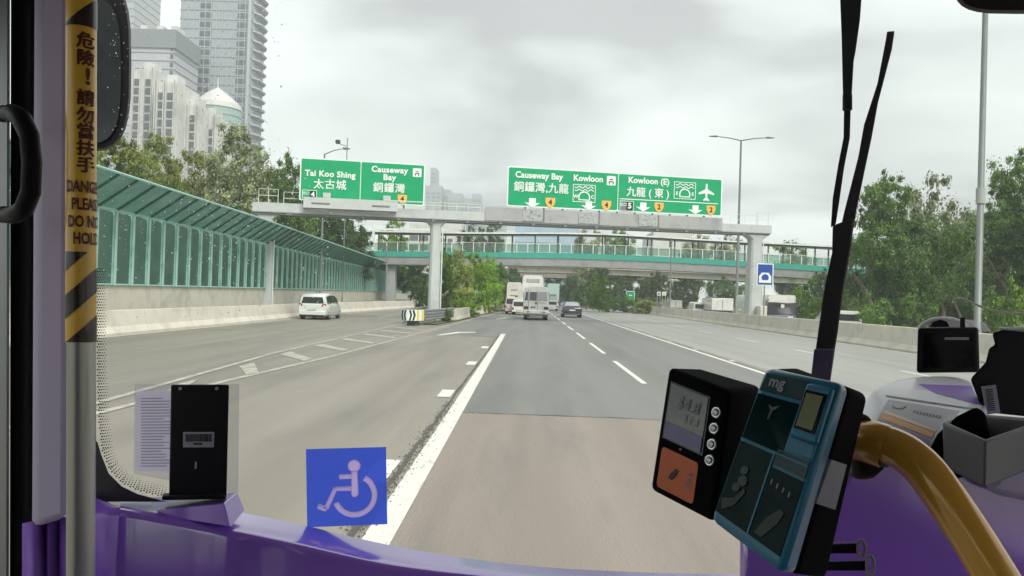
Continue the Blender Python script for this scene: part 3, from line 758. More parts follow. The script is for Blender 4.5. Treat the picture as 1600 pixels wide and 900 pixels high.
pole('street_lamp', 602, 84, topz(604,384,84), .11, .08, M['steel_d'], 'dark pole beside the far end of the noise barrier', cat='pole')
pole('street_lamp', 1046, 92, topz(1047,372,92), .09, .06, M['steel_d'], 'slim grey pole right of the middle of the footbridge', cat='pole')
pole('camera_pole', 534, 74, topz(536,215,74), .06, .04, M['steel_d'], 'thin mast with a small camera above the left sign', cat='camera mast')
cmr = [o for o in bpy.data.objects if o.name == 'camera_pole'][0]
q = W(528, 222, 74); b = MB(); b.box(q.x-.2,q.y-.2,q.z-.15,q.x+.2,q.y+.2,q.z+.2); b.build('camera_housing', M['dark_steel'], cmr, bevel=.05)
b = MB(); b.tube([(q.x,q.y,q.z-.1),(cmr.location.x,74,q.z-.4)], .03, 6); b.build('bracket', M['dark_steel'], cmr)
pole('street_lamp', 1576, 70, topz(1574,308,70), .09, .06, M['steel_d'], 'small distant street lamp among the trees at the far right', arms=[(-1.7,.15,.4)])
# fine poles of the opposite side
# signs behind the barrier
def panel_sign(name, px0, py0, px1, py1, Y, m, frame_m, label, legs=True, inset=.05):
    a, c = W(px0, py1, Y), W(px1, py0, Y); x0_, x1_, z0_, z1_ = a.x, c.x, a.z, c.z
    root = empty(name, ((x0_+x1_)/2, Y, 0), label, 'road sign')
    b = MB(); b.box(x0_, Y, z0_, x1_, Y+.05, z1_); b.build('board', frame_m, root, bevel=.01)
    b = MB(); b.box(x0_+inset, Y-.012, z0_+inset, x1_-inset, Y-.003, z1_-inset); b.build('face', m, root)
    if legs:
        for x in (x0_+.12*(x1_-x0_), x1_-.12*(x1_-x0_)):
            b = MB(); b.tube([(x, Y+.1, -.05), (x, Y+.1, z1_-.05)], .045, 8); b.build('leg', M['galv'], root)
    return root, x0_, x1_, z0_, z1_
Yb = 55.2
rt, xa, xb, za_, zb_ = panel_sign('tunnel_sign', 1182, 412, 1209, 446, Yb, M['blue_sign'], M['sign_w'], 'blue tunnel sign with white arch mounted beside the right gantry post', legs=False, inset=.07)
cx, w_, h_ = (xa+xb)/2, xb-xa, zb_-za_
def arch(k, z0_, t): return [(cx-k*w_, Yb-.02-t, z0_), (cx-k*w_, Yb-.02-t, z0_+k*w_*1.05), (cx-k*w_*.55, Yb-.02-t, z0_+k*w_*1.65), (cx+k*w_*.55, Yb-.02-t, z0_+k*w_*1.65), (cx+k*w_, Yb-.02-t, z0_+k*w_*1.05), (cx+k*w_, Yb-.02-t, z0_)]
b = MB(); b.prism(arch(.37, za_+.13*h_, 0), (0,.006,0)); b.build('arch_symbol', M['sign_w'], rt)
b = MB(); b.prism([(cx+.22*w_*math.cos(t_), Yb-.034, za_+.36*h_+.22*w_*math.sin(t_)) for t_ in [R(a) for a in (-40,-10,20,50,90,130,160,190,220)]], (0,.006,0)); b.build('arch_opening', M['blue_sign'], rt)
b = MB(); b.tube([(cx, Yb+.08, -.05), (cx, Yb+.08, zb_-.1)], .05, 8); b.build('pole', M['galv'], rt)
rt, xa, xb, za_, zb_ = panel_sign('direction_sign', 978, 455, 992, 472, 118, M['green'], M['sign_w'], 'small green direction sign on the verge far ahead beneath the footbridge', inset=.08)
b = MB(); b.box(xa+.4, 117.97, zb_-.7, xb-.4, 117.985, zb_-.55); b.build('print_line', M['sign_w'], rt); b = MB(); b.box(xa+.4, 117.97, zb_-1.1, xb-.6, 117.985, zb_-.95); b.build('print_line', M['sign_w'], rt)
for (p0, p1, l) in ((1026.5, 1032.5, 'small pale round-marked sign left of its twin on a white frame'), (1034.5, 1041, 'small pale sign with a yellowish disc, right of its twin')):
    rt, xa, xb, za_, zb_ = panel_sign('road_sign', p0, 456, p1, 462, 96, M['sign_w'], M['steel'], l, inset=.02)
    b = MB(); cx = (xa+xb)/2; b.prism([(cx+.14*math.cos(R(a)), 95.96, (za_+zb_)/2+.14*math.sin(R(a))) for a in range(0,360,30)], (0,.01,0)); b.build('disc', M['sign_y'] if p0 > 1030 else M['steel_d'], rt)

# ------------------------------------------------------------------ crash cushion and guard rails
cc = empty('crash_barrier', (-6.2, 44, 0), 'steel guard rails with black and white chevron terminal at the nose of the slip road', 'crash barrier')
Yc = 43.2
xl = WX(624, Yc, .6); xr = WX(659, Yc, .6)
b = MB(); rows = []
for i in range(9):
    t = i/8; x = xl + (xr-xl)*t; y = Yc + 2.2*(abs(t-.42)**2.2)*1.5
    rows.append([(x,y,.28),(x,y,.88),(x,y+.05,.88),(x,y+.05,.28)])
b.loft(rows); b.build('terminal_board', M['sign_w'], cc, smooth=40)
def cy(t): return Yc + 2.2*(abs(t-.42)**2.2)*1.5 - .012
def chev(t0, dirn):
    b = MB()
    for z0_, z1_, a, c in ((.30,.58,0,1),(.58,.86,1,0)):
        ta, tc_ = t0 + dirn*.055*a, t0 + dirn*.055*c
        w2 = .075
        for q in (0,):
            X = lambda t: xl+(xr-xl)*t
            b.prism([(X(ta),cy(ta),z0_),(X(ta+w2),cy(ta+w2),z0_),(X(tc_+w2),cy(tc_+w2),z1_),(X(tc_),cy(tc_),z1_)], (0,-.01,0))
    b.build('chevron', M['black'], cc)
for t0, d_ in ((.10,-1),(.24,-1),(.44,1),(.58,1)): chev(t0, d_)
b = MB(); X = lambda t: xl+(xr-xl)*t
b.prism([(X(.76),cy(.76)-.004,.30),(X(.99),cy(.99)-.004,.30),(X(.99),cy(.99)-.004,.86),(X(.76),cy(.76)-.004,.86)], (0,-.01,0)); b.build('yellow_panel', M['plate_y'], cc)
def wbeam(p0, p1, z, name='guard_rail_beam', m=None):
    prof = [(0,-.16),(.06,-.12),(.06,-.05),(0,0),(.06,.05),(.06,.12),(0,.16)]
    p0, p1 = Vector(p0), Vector(p1); d = (p1-p0).normalized(); nn = Vector((d.y,-d.x,0))
    b = MB(); pr = [(u,w) for u,w in prof] + [(u-.012,w) for u,w in reversed(prof)]
    b.loft([[q+nn*u+Vector((0,0,z+w)) for u,w in pr] for q in (p0,p1)]); b.build(name, m or M['galv'], cc)
for z in (.42, .74):
    wbeam((xr+.02,44.2,0),(-4.95,53.5,0), z); wbeam((xl-.05,45.2,0),(-7.0,60,0), z); 
for y, x in ((45.5,-5.75),(48.5,-5.42),(51.5,-5.15),(46.5,-6.9),(50,-6.95),(54,-6.98)):
    b = MB(); b.box(x-.28,y-.06,-.05,x-.14,y+.06,.86); b.build('guard_post', M['galv'], cc)
b = MB(); b.box(xl+.35,Yc+.5,-.02,xl+.9,Yc+1.3,.30); b.build('plinth', M['dark_steel'], cc, bevel=.02)
sheet('reserve_ground', [(-6.9,45.5),(-5.2,45.5),(-4.55,54),(-3.9,75),(-2.9,95),(-1.7,130),(-9,130),(-7.2,60)], .05, M['earth'])

# ------------------------------------------------------------------ vegetation
def crown_mesh(name, seed, n, clumps, leaf, flat=.75, hollow=.35):
    rs = np.random.RandomState(seed)
    C = []
    while len(C) < clumps:
        p = rs.uniform(-1, 1, 3)
        r = np.linalg.norm(p)
        if hollow < r < 1 and p[2] > -.75: C.append(p * np.array([1, 1, flat]) * (.75 + .20*rs.rand()))
    C = np.array(C); cr_ = rs.uniform(.09, .23, clumps)*(1.0 if clumps > 60 else 1.2)
    idx = rs.randint(0, clumps, n)
    d = rs.normal(size=(n, 3)); d /= np.linalg.norm(d, axis=1)[:, None]
    rad = cr_[idx] * np.abs(rs.normal(0, .62, n)).clip(0, 1.9)
    P = C[idx] + d * rad[:, None] * np.array([1, 1, .7])
    nr = d + rs.normal(size=(n, 3))*.55 + np.array([0, 0, .45]); nr /= np.linalg.norm(nr, axis=1)[:, None]
    a = np.cross(nr, rs.normal(size=(n, 3))); a /= np.linalg.norm(a, axis=1)[:, None]; b = np.cross(nr, a)
    L = leaf * rs.uniform(.6, 1.3, n)[:, None]; wd_ = L * .5
    V = np.empty((n*4, 3)); V[0::4] = P - a*L; V[1::4] = P + b*wd_ - a*L*.1; V[2::4] = P + a*L + nr*L*.15; V[3::4] = P - b*wd_ - a*L*.1
    me = bpy.data.meshes.new(name); me.vertices.add(n*4); me.vertices.foreach_set('co', V.ravel())
    me.loops.add(n*4); me.loops.foreach_set('vertex_index', np.arange(n*4, dtype=np.int32))
    me.polygons.add(n); me.polygons.foreach_set('loop_start', np.arange(0, n*4, 4, dtype=np.int32))
    me.polygons.foreach_set('loop_total', np.full(n, 4, dtype=np.int32)); me.update(); me.validate()
    me.materials.append(M['lf_mid'])
    return me
CR = [crown_mesh('crown_a', 1, 17000, 120, .036, .85, .2), crown_mesh('crown_b', 2, 17000, 95, .036, .9, .2), crown_mesh('crown_c', 3, 14000, 70, .038, .85, .3),
      crown_mesh('crown_d', 4, 9000, 52, .040, .75, .45), crown_mesh('crown_e', 5, 20000, 150, .034, .95, .2)]
SH = [crown_mesh('shrub_a', 11, 8000, 60, .055, .8, .05), crown_mesh('shrub_b', 12, 8000, 50, .052, .9, .05), crown_mesh('shrub_c', 13, 9000, 80, .05, 1.0, .05)]
FINE = crown_mesh('crown_f', 21, 16000, 60, .030, .85)
def trunk_mesh(seed):
    r_ = random.Random(seed); b = MB()
    def limb(p, d, ln, rad, depth):
        pts = [p]; rs_ = [rad]
        for i in range(4):
            d = (d + Vector((r_.uniform(-.18,.18), r_.uniform(-.18,.18), r_.uniform(-.02,.12)))).normalized()
            pts.append(pts[-1] + d*ln/4); rs_.append(rad*(1-.16*(i+1)))
        b.tube(pts, rs_, 7 if depth < 2 else 5, cap=False)
        if depth < 3:
            for j in range(3 if depth < 2 else 2):
                a = r_.uniform(0, 6.28); nd = (d + Vector((math.cos(a), math.sin(a), r_.uniform(.1,.7)))*.9).normalized()
                limb(pts[-1 - (j % 2)], nd, ln*.68, rs_[-1]*.72, depth+1)
    limb(Vector((0,0,-.02)), Vector((0,0,1)), .42, .028, 0)
    me = mesh_from('trunk', b.v, b.f); me.shade_smooth(); me.materials.append(M['bark']); return me
TR = [trunk_mesh(s) for s in (1,2,3)]
def setmat(o, m):
    o.material_slots[0].link = 'OBJECT'; o.material_slots[0].material = m
def tree(px, Y, pytop, wpx, leaf, label, group=None, cm=None, name='tree', trunkfrac=.3, pybot=None, z0=0, tm=None, x=None):
    """one tree whose crown spans wpx photo pixels round column px and reaches pytop"""
    zt = W(px, pytop, Y).z; wd_ = wpx*Y/FPX; xx = W(px, 450, Y).x if x is None else x
    zt = max(zt, z0+1.0)
    H = zt - z0; root = empty(name, (xx, Y, z0), label, 'tree', group)
    zc_ = z0 + H*trunkfrac if pybot is None else W(px, pybot, Y).z
    ch = zt - zc_
    cm = cm or rnd.choice(CR)
    zs = cm_z[cm.name]
    nc = max(1, min(4, round(ch/(wd_*.72)))); hh = ch/(1+.62*(nc-1))
    for q in range(nc):
        cm_ = cm if q == nc-1 else rnd.choice(CR); zs = cm_z[cm_.name]; top = q == nc-1
        c = bpy.data.objects.new('crown', cm_); COL.objects.link(c); c.parent = root
        k_ = 1.0 if (nc == 1 or not top) else .86
        sc = hh/(zs[1]-zs[0]); c.scale = (wd_/2/.98*k_, wd_/2/.98*k_*rnd.uniform(.85,1.0), sc)
        c.location = (0 if nc == 1 else rnd.uniform(-.07,.07)*wd_, 0, zc_-z0+q*hh*.62-zs[0]*sc); c.rotation_euler = (0,0,rnd.uniform(0,6.28)); setmat(c, leaf)
    t = bpy.data.objects.new('trunk', tm or rnd.choice(TR)); COL.objects.link(t); t.parent = root
    tz = max(H*.95, 1); t.scale = (tz*1.0, tz*1.0, tz*.85); t.rotation_euler = (0,0,rnd.uniform(0,6.28))
    return root
cm_z = {}
for m_ in CR + SH + [FINE]:
    co = np.empty(len(m_.vertices)*3); m_.vertices.foreach_get('co', co); z_ = co[2::3]; cm_z[m_.name] = (float(np.percentile(z_,1)), float(np.percentile(z_,99)))
def shrub(px, Y, pytop, wpx, leaf, label, group=None, z0=0, cm=None, name='shrub'):
    zt = W(px, pytop, Y).z; xx = W(px, 450, Y).x; H = max(zt-z0, .3); wd_ = wpx*Y/FPX
    root = empty(name, (xx, Y, z0), label, 'shrub', group)
    cm = cm or rnd.choice(SH); zs = cm_z[cm.name]
    c = bpy.data.objects.new('foliage', cm); COL.objects.link(c); c.parent = root
    sc = H/(zs[1]-zs[0]); c.scale = (wd_/2, wd_/2*.85, sc); c.location = (0,0,-zs[0]*sc); c.rotation_euler = (0,0,rnd.uniform(0,6.28)); setmat(c, leaf)
    b = MB(); 
    for k_ in range(3): a_ = rnd.uniform(0,6.28); b.tube([(xx,Y,z0-.02),(xx+math.cos(a_)*wd_*.08,Y+math.sin(a_)*wd_*.08,z0+H*.35),(xx+math.cos(a_)*wd_*.2,Y+math.sin(a_)*wd_*.2,z0+H*.75)], [.04,.03,.012], 5)
    b.build('stem', M['bark'], root)
    return root
gL = 'trees behind the noise barrier'
tree(170, 46, 205, 150, M['lf_olive'], 'olive tree just behind the near end of the noise barrier, partly behind the mirror', gL, CR[0])
tree(240, 52, 214, 120, M['lf_olive'], 'olive leafy tree in front of the white flats, left of the paler one', gL, CR[4])
tree(300, 60, 240, 110, M['lf_olive'], 'yellowish round tree below the domed building', gL, CR[1])
tree(368, 58, 199, 135, M['lf_grey'], 'tallest grey-green tree in front of the big tower', gL, CR[4])
tree(440, 74, 250, 110, M['lf_mid'], 'green tree between the tower and the left sign', gL, CR[0])
tree(425, 70, 268, 60, M['lf_dark'], 'dark narrow tree right of the tall grey-green one', gL, CR[2])
tree(500, 88, 300, 110, M['lf_dark'], 'dark tree seen just below the left sign', gL, CR[0])
tree(552, 92, 335, 80, M['lf_dark'], 'dark rounded tree under the gantry beam, left of the bright crown', gL, CR[1])
tree(450, 80, 320, 110, M['lf_dark'], 'dark dense tree behind the left gantry post', gL, CR[4])
tree(612, 118, 346, 66, M['lf_bright'], 'small bright green crown at the left end of the footbridge', gL, CR[1])
tree(640, 108, 398, 70, M['lf_dark'], 'dark low tree under the left end of the footbridge', gL, CR[0])
tree(655, 96, 432, 40, M['lf_dark'], 'dark low bushy tree beside the far end of the noise barrier', gL, CR[1])
gC = 'bushy trees on the central reserve'
tree(690, 58, 392, 46, M['lf_mid'], 'dark green bushy tree right behind the middle gantry post', gC, CR[0], trunkfrac=.08)
tree(716, 66, 392, 66, M['lf_olive'], 'brownish-green bushy tree at the left of the central reserve', gC, CR[4], trunkfrac=.08)
tree(742, 76, 398, 64, M['lf_bright'], 'bright green bushy tree in the middle of the central reserve', gC, CR[1], trunkfrac=.05)
tree(765, 88, 404, 50, M['lf_bright'], 'bright green tree at the right end of the central reserve', gC, CR[0], trunkfrac=.05)
tree(782, 100, 412, 36, M['lf_mid'], 'farthest darker tree of the central reserve row', gC, CR[2], trunkfrac=.05)
shrub(698, 50.5, 482, 30, M['lf_mid'], 'small flowering shrub at the foot of the central barrier end', 'shrubs on the central reserve')
shrub(730, 64, 466, 60, M['lf_bright'], 'low bright shrub behind the central concrete barrier, nearest one', 'shrubs on the central reserve')
shrub(762, 80, 466, 44, M['lf_olive'], 'low pale shrub behind the central concrete barrier, farther one', 'shrubs on the central reserve')
shrub(662, 72, 440, 26, M['lf_dark'], 'dark upright shrub left of the middle gantry post', 'shrubs on the central reserve')
gB = 'dark trees under the bridges'
for px, Y, t, w_, lm, lb in ((800,135,420,50,'lf_dark','dark tree left of the lorry under the footbridge'),(905,165,412,60,'lf_dark','dark tree behind the dark saloon'),
        (940,140,418,70,'lf_dark','dark tree behind the bright green shrub under the footbridge'),(985,150,415,60,'lf_dark','dark tree behind the small green sign'),
        (1025,135,425,60,'lf_dark','dark tree behind the pair of small pale signs'),(1070,150,432,60,'lf_dark','dark tree above the parked white trucks'),(1130,140,438,70,'lf_dark','dark tree behind the twin-armed lamp'),
        (875,190,418,60,'lf_dark','farthest dark tree at the end of the road'),(1165,120,445,40,'lf_mid','small tree left of the right gantry post')):
    tree(px, Y, t, w_, M[lm], lb, gB, rnd.choice([CR[0], CR[4]]), trunkfrac=.05)
shrub(938, 108, 430, 46, M['lf_bright'], 'bright green shrub on the verge under the footbridge', 'verge shrubs')
shrub(975, 112, 462, 60, M['lf_mid'], 'low green shrub left of the small green sign', 'verge shrubs')
shrub(1010, 104, 466, 60, M['lf_olive'], 'low shrub between the green sign and the pale signs', 'verge shrubs')
shrub(905, 122, 452, 36, M['lf_dark'], 'dark low shrub just right of the dark saloon', 'verge shrubs')
gF = 'trees behind the footbridge'
for px, Y, t, w_, lm, lb in ((735,150,346,52,'lf_dark','dark round crown above the footbridge roof right of the middle post'),(765,160,350,50,'lf_dark','dark round crown right of its twin behind the footbridge'),
        (915,150,352,60,'lf_grey','grey-green tree behind the footbridge roof near its middle'),(960,160,358,70,'lf_mid','green tree behind the bridge railing below the right sign'),
        (1085,170,360,60,'lf_grey','sparse tree behind the bridge, left of the lamp'),(1130,150,364,60,'lf_grey','sparse tree behind the bridge, right of the lamp'),(1235,150,382,90,'lf_mid','wide low tree behind the bridge, right of the gantry')):
    tree(px, Y, t, w_, M[lm], lb, gF, CR[3] if lm == 'lf_grey' else None)
gR = 'trees on the right verge'
tree(1372, 58, 276, 110, M['lf_mid'], 'tree right of the wiper blade with a pale pointed top', gR, CR[0], trunkfrac=.42)
tree(1345, 72, 345, 110, M['lf_dark'], 'dark spreading tree just behind the wiper', gR, CR[3], trunkfrac=.3)
tree(1462, 66, 282, 130, M['lf_grey'], 'loose grey-leaved tree whose airy crown stands against the sky', gR, CR[3], trunkfrac=.5)
tree(1420, 60, 345, 140, M['lf_dark'], 'dark broad tree left of the tall lamp post', gR, CR[4], trunkfrac=.28)
tree(1480, 50, 350, 120, M['lf_mid'], 'fine-leaved green tree directly behind the tall lamp post', gR, FINE, trunkfrac=.33)
tree(1590, 56, 240, 105, M['lf_mid'], 'tall tree cut by the right edge of the photo', gR, CR[2], trunkfrac=.5)
tree(1575, 62, 318, 130, M['lf_dark'], 'dark dense tree right of the tall lamp post', gR, CR[0], trunkfrac=.2)
tree(1640, 52, 300, 150, M['lf_dark'], 'dark tree at the far right edge', gR, CR[4], trunkfrac=.2)
tree(1555, 85, 330, 160, M['lf_mid'], 'far hazier tree filling the gap behind the tall lamp post', gR, CR[0], trunkfrac=.12)
tree(1430, 90, 355, 160, M['lf_mid'], 'farther tree row crown behind the grey-leaved tree', gR, CR[1], trunkfrac=.12)
tree(1290, 88, 425, 60, M['lf_dark'], 'dark low tree behind the wiper foot', gR, CR[0], trunkfrac=.05)
shrub(1262, 62, 440, 60, M['lf_mid'], 'leafy bush beside the parked coach, left one', 'bushes behind the right barrier')
shrub(1300, 64, 444, 55, M['lf_mid'], 'leafy bush beside the wiper, right of the other bush', 'bushes behind the right barrier')
for px_s, Ys, tp, wv, lm_s, lb_s in ((1255,72,455,60,'lf_bright','bright bush just right of the parked coach'),(1370,50,462,60,'lf_mid','green bush between the wiper and the leaning trunks'),(1435,56,455,80,'lf_mid','wide green bush just left of the small monitor'),
        (1500,58,440,80,'lf_dark','dark bush right behind the tall lamp post foot'),(1550,52,452,70,'lf_mid','green bush right of the tall lamp post foot'),(1330,90,430,90,'lf_mid','large hazy bush behind the wiper')):
    shrub(px_s, Ys, tp, wv, M[lm_s], lb_s, 'bushes behind the right barrier')
tree(1395, 72, 400, 110, M['lf_mid'], 'green tree filling the gap below the pale-topped tree', gR, CR[4], trunkfrac=.03)
tree(1520, 72, 385, 110, M['lf_dark'], 'dark tree with foliage down to the barrier behind the tall lamp post', gR, CR[1], trunkfrac=.03)
shrub(1585, 48, 440, 80, M['lf_bright'], 'bright low bush at the right edge behind the barrier', 'bushes behind the right barrier')
shrub(1400, 66, 470, 70, M['lf_dark'], 'dark undergrowth bush below the trees left of the lamp post', 'bushes behind the right barrier')
shrub(1345, 60, 470, 50, M['lf_olive'], 'dry brownish bush just right of the wiper', 'bushes behind the right barrier')
shrub(1480, 70, 462, 90, M['lf_dark'], 'dark undergrowth bush behind the tall lamp post', 'bushes behind the right barrier')

# ------------------------------------------------------------------ buildings
def win_mesh(name, w, h, d=.3, m=None):
    b = MB(); b.box(-w/2, -d/2, 0, w/2, d/2, h); me = mesh_from(name, b.v, b.f); me.materials.append(m or M['win']); return me
def tower(name, label, px0, px1, pytop, Y, depth, wallm, floor_h=3.2, ztop=None, cols=(), winm='win', ledges=True, top=None, rz=0, cat='building', ledgem='ledge', z_from=None, maxwin=300, proud=.18, ref=None, wh=.52):
    rf_ = ref if ref else (pytop+320)/2
    x0, x1 = W(px0,rf_,Y).x, W(px1,rf_,Y).x; xc = (x0+x1)/2; w_ = x1-x0
    H = ztop if ztop is not None else W((px0+px1)/2, pytop, Y).z
    root = empty(name, (xc, Y, 0), label, cat, None)
    b = MB(); b.box(xc-w_/2, Y, -1, xc+w_/2, Y+depth, H); b.build('wall', wallm, root)
    n = int(H/floor_h)
    if ledges:
        b = MB()
        for i in range(1, n): b.box(xc-w_/2-proud, Y-proud, i*floor_h-.14, xc+w_/2+proud, Y+depth+proud, i*floor_h+.14)
        tag(b.build('floor_ledges', M[ledgem], root), kind='stuff')
    c = 0
    for f0, f1 in cols:
        me = win_mesh('window', (f1-f0)*w_, floor_h*wh, .3, M[winm])
        for i in range(n-1):
            z = i*floor_h+.9
            if z < (z_from or 12) or c >= maxwin: continue
            o = bpy.data.objects.new('window', me); COL.objects.link(o); o.parent = root; o.location = ((f0+f1)/2*w_-w_/2, -.08, z); c += 1
    if top:
        b = MB(); b.box(xc-w_/2*top[0], Y+depth*.2, H, xc+w_/2*top[0], Y+depth*.8, H+top[1]); b.build('roof_housing', wallm, root)
    return root
D1 = 330
t1 = tower('office_tower', 'tallest grey glass tower with ribbed balconies on its right edge, rising out of frame', 276, 388, 0, D1, 16, M['wall_grey'], 3.9, ztop=190,
      cols=((.28,.44),(.80,.93)), z_from=50, ref=200)
b = MB()
for k_ in range(1, 14):
    x_ = t1.location.x - 16.5 + k_*2.4
    b.box(x_-.12, D1-.34, 0, x_+.12, D1-.185, 190)
tag(b.build('mullions', M['wall_grey2'], t1), kind='stuff')
xr_ = W(388,200,D1).x
b = MB()
for i in range(12, 48): z = i*3.9; b.hexa([(xr_+.05,D1+1,z-.3),(xr_+2.4,D1+5,z-.3),(xr_+2.4,D1+5,z+.3),(xr_+.05,D1+1,z+.3),(xr_+.05,D1+17,z-.3),(xr_+2.4,D1+13,z-.3),(xr_+2.4,D1+13,z+.3),(xr_+.05,D1+17,z+.3)])
tag(b.build('balcony_slabs', M['wall_grey2'], t1), kind='stuff')
b = MB(); b.box(xr_-1.2, D1-1.2, 0, xr_-.1, D1-.25, 190); b.build('fin', M['wall_grey2'], t1)
tower('office_tower', 'grey tower top just showing beside the wing mirror', 140, 204, 0, 420, 30, M['wall_grey2'], 3.9, ztop=230, cols=((.7,.95),), z_from=150)
t2 = tower('apartment_block', 'pale block with a dark rooftop band behind the white flats', 196, 268, 52, 300, 22, M['wall_grey2'], 3.1, cols=((.93,.99),), z_from=50)
b = MB(); x0_, x1_ = W(196,186,299.4).x, W(270,186,299.4).x; zt = W(230,52,300).z; b.box(x0_,299.4,zt-5.5,x1_,322.6,zt+1.5); b.build('roof_band', M['ledge'], t2)
b = MB(); 
for f in (.15,.5,.8): b.box(x0_+(x1_-x0_)*f, 303, zt+1.5, x0_+(x1_-x0_)*(f+.14), 310, zt+4)
b.build('roof_housing', M['wall_white'], t2)
def flats(px0, px1, py, Y, label, c):
    t = tower('apartment_block', label, px0, px1, py, Y, 16, M['wall_white'], 2.9, cols=c, ledges=False, z_from=22, winm='win', wh=.76)
    w_ = W(px1,300,Y).x-W(px0,300,Y).x; H = W((px0+px1)/2,py,Y).z; xc = t.location.x
    b = MB()
    fs = sorted([0, .97] + [q[1]+.02 for q in c] + [q[0]-.05 for q in c])
    for f in fs: b.box(xc-w_/2+f*w_, Y-.9, 0, xc-w_/2+(f+.03)*w_, Y-.01, H+.6)
    b.build('pier_fins', M['wall_white'], t); b = MB(); b.box(xc-w_*.2, Y+3, H, xc+w_*.25, Y+9, H+3.2); b.build('roof_housing', M['wall_white'], t)
flats(204, 238, 108, 262, 'nearest and tallest white block of flats right of the wing mirror', ((.62,.88),(.1,.35)))
flats(240, 277, 128, 256, 'white block of flats second from the mirror, below the dark-topped block', ((.15,.35),(.52,.78)))
flats(277, 310, 163, 262, 'white block of flats left of the dome', ((.12,.34),(.55,.8)))
flats(309, 336, 180, 270, 'lowest white block of flats directly below the dome', ((.15,.38),(.58,.84)))
# domed building
Yd = 300; xc = W(339,180,Yd).x; rr = 36*Yd/FPX; ze = W(340,172,Yd).z; za2 = W(336,137,Yd).z
dm = empty('domed_building', (xc, Yd, 0), 'round green glass building with a pale conical roof', 'building')
b = MB(); rows = []
for r_, z in ((rr,0),(rr,ze),): rows.append([(xc+r_*math.cos(2*math.pi*k/24), Yd+r_*math.sin(2*math.pi*k/24), z) for k in range(24)])
b.loft(rows); b.build('drum', M['dome'], dm)
b = MB(); rows = []
for r_, z in ((rr*1.04,ze+.01),(rr*1.0,ze+2.0),(rr*.78,ze+(za2-ze)*.42),(rr*.45,ze+(za2-ze)*.72),(.3,za2),(.15,za2+4)): rows.append([(xc+r_*math.cos(2*math.pi*k/24), Yd+r_*math.sin(2*math.pi*k/24), z) for k in range(24)])
b.loft(rows); b.build('roof', M['wall_white'], dm)
b = MB()
for z in [ze-3*i for i in range(1,8)]: rows = [[(xc+r_*math.cos(2*math.pi*k/24), Yd+r_*math.sin(2*math.pi*k/24), z+dz) for k in range(24)] for r_, dz in ((rr*1.012,0),(rr*1.012,.4))]; b.loft(rows)
tag(b.build('floor_rings', M['ledge'], dm), kind='stuff')
# white slab with window bands seen below the gantry beam
tower('apartment_block', 'white slab block with dark window bands left of the middle gantry post, above the footbridge', 640, 672, 349, 260, 20, M['wall_white'], 3.0, cols=((.05,.45),(.55,.95)), ledges=False, z_from=12)
tower('apartment_block', 'white slab block with dark window bands right of the middle gantry post, above the footbridge', 680, 722, 345, 270, 20, M['wall_white'], 3.0, cols=((.05,.42),(.5,.68)), ledges=False, z_from=12)
tower('office_block', 'pale blue glass block seen between the footbridge roof and railing', 806, 905, 352, 230, 20, M['win_b'], 3.5, cols=(), ledges=True, z_from=5, ledgem='wall_grey2')
tower('office_block', 'pale low block behind the bridge to the right of the blue glass one', 1022, 1082, 362, 210, 20, M['wall_white'], 3.5, cols=((.1,.9),), ledges=False, z_from=6, winm='win_p')
# hazy skyline
sk = ((664,690,290,900,'stepped distant tower behind the left sign edge'),(672,681,262,905,'thin distant spire block topping the skyline'),(690,704,296,930,'distant block with terraced top'),(700,722,302,900,'distant broad grey block in the skyline'),
      (720,738,310,940,'distant low step of the skyline'),(738,751,303,880,'distant slim block at the skyline right end'),(751,762,320,950,'distant lowest block beside the gantry panels'),(762,792,322,990,'distant flat block beneath the wide sign edge'))
for a, c, t, Y, lb in sk: tower('distant_building', lb, a, c, t, Y, 30, M['wall_grey2'] if a % 2 else M['wall_grey'], 4.5, cols=((.08,.3),(.4,.62),(.7,.92)), ledges=True, z_from=20, winm='win_p', ledgem='wall_grey')
tower('distant_building', 'low building among the trees at the right', 1362, 1432, 448, 96, 8, M['conc_g'], 3.2, ztop=4.6, cols=((.05,.3),(.6,.9)), ledges=False, z_from=0, winm='dome' if False else 'win')
gE = 'trees at the far end of the road'
for px, Y, t, w_, lm, lb in ((835,330,436,60,'lf_dark','far dark tree closing the road end, left one'),(862,300,432,50,'lf_mid','far tree closing the road end behind the pale green bus'),(890,340,436,60,'lf_dark','far dark tree closing the road end, right one'),
        (780,260,425,60,'lf_dark','far dark tree left of the lorry')): tree(px, Y, t, w_, M[lm], lb, gE, CR[0], trunkfrac=.02)
# ------------------------------------------------------------------ haze
hz = MB(); hz.box(-700, -25, -1.2, 900, 1200, 260)
m = bpy.data.materials.new('haze'); m.use_nodes = True; t = m.node_tree; t.nodes.clear()
o_ = t.nodes.new('ShaderNodeOutputMaterial'); pv = t.nodes.new('ShaderNodeVolumePrincipled'); pv.inputs['Color'].default_value = (.93,.96,.97,1); pv.inputs['Density'].default_value = .0007
pv.inputs['Anisotropy'].default_value = .2
t.links.new(pv.outputs[0], o_.inputs['Volume'])
h_ = hz.build('haze', m); h_['kind'] = 'stuff'
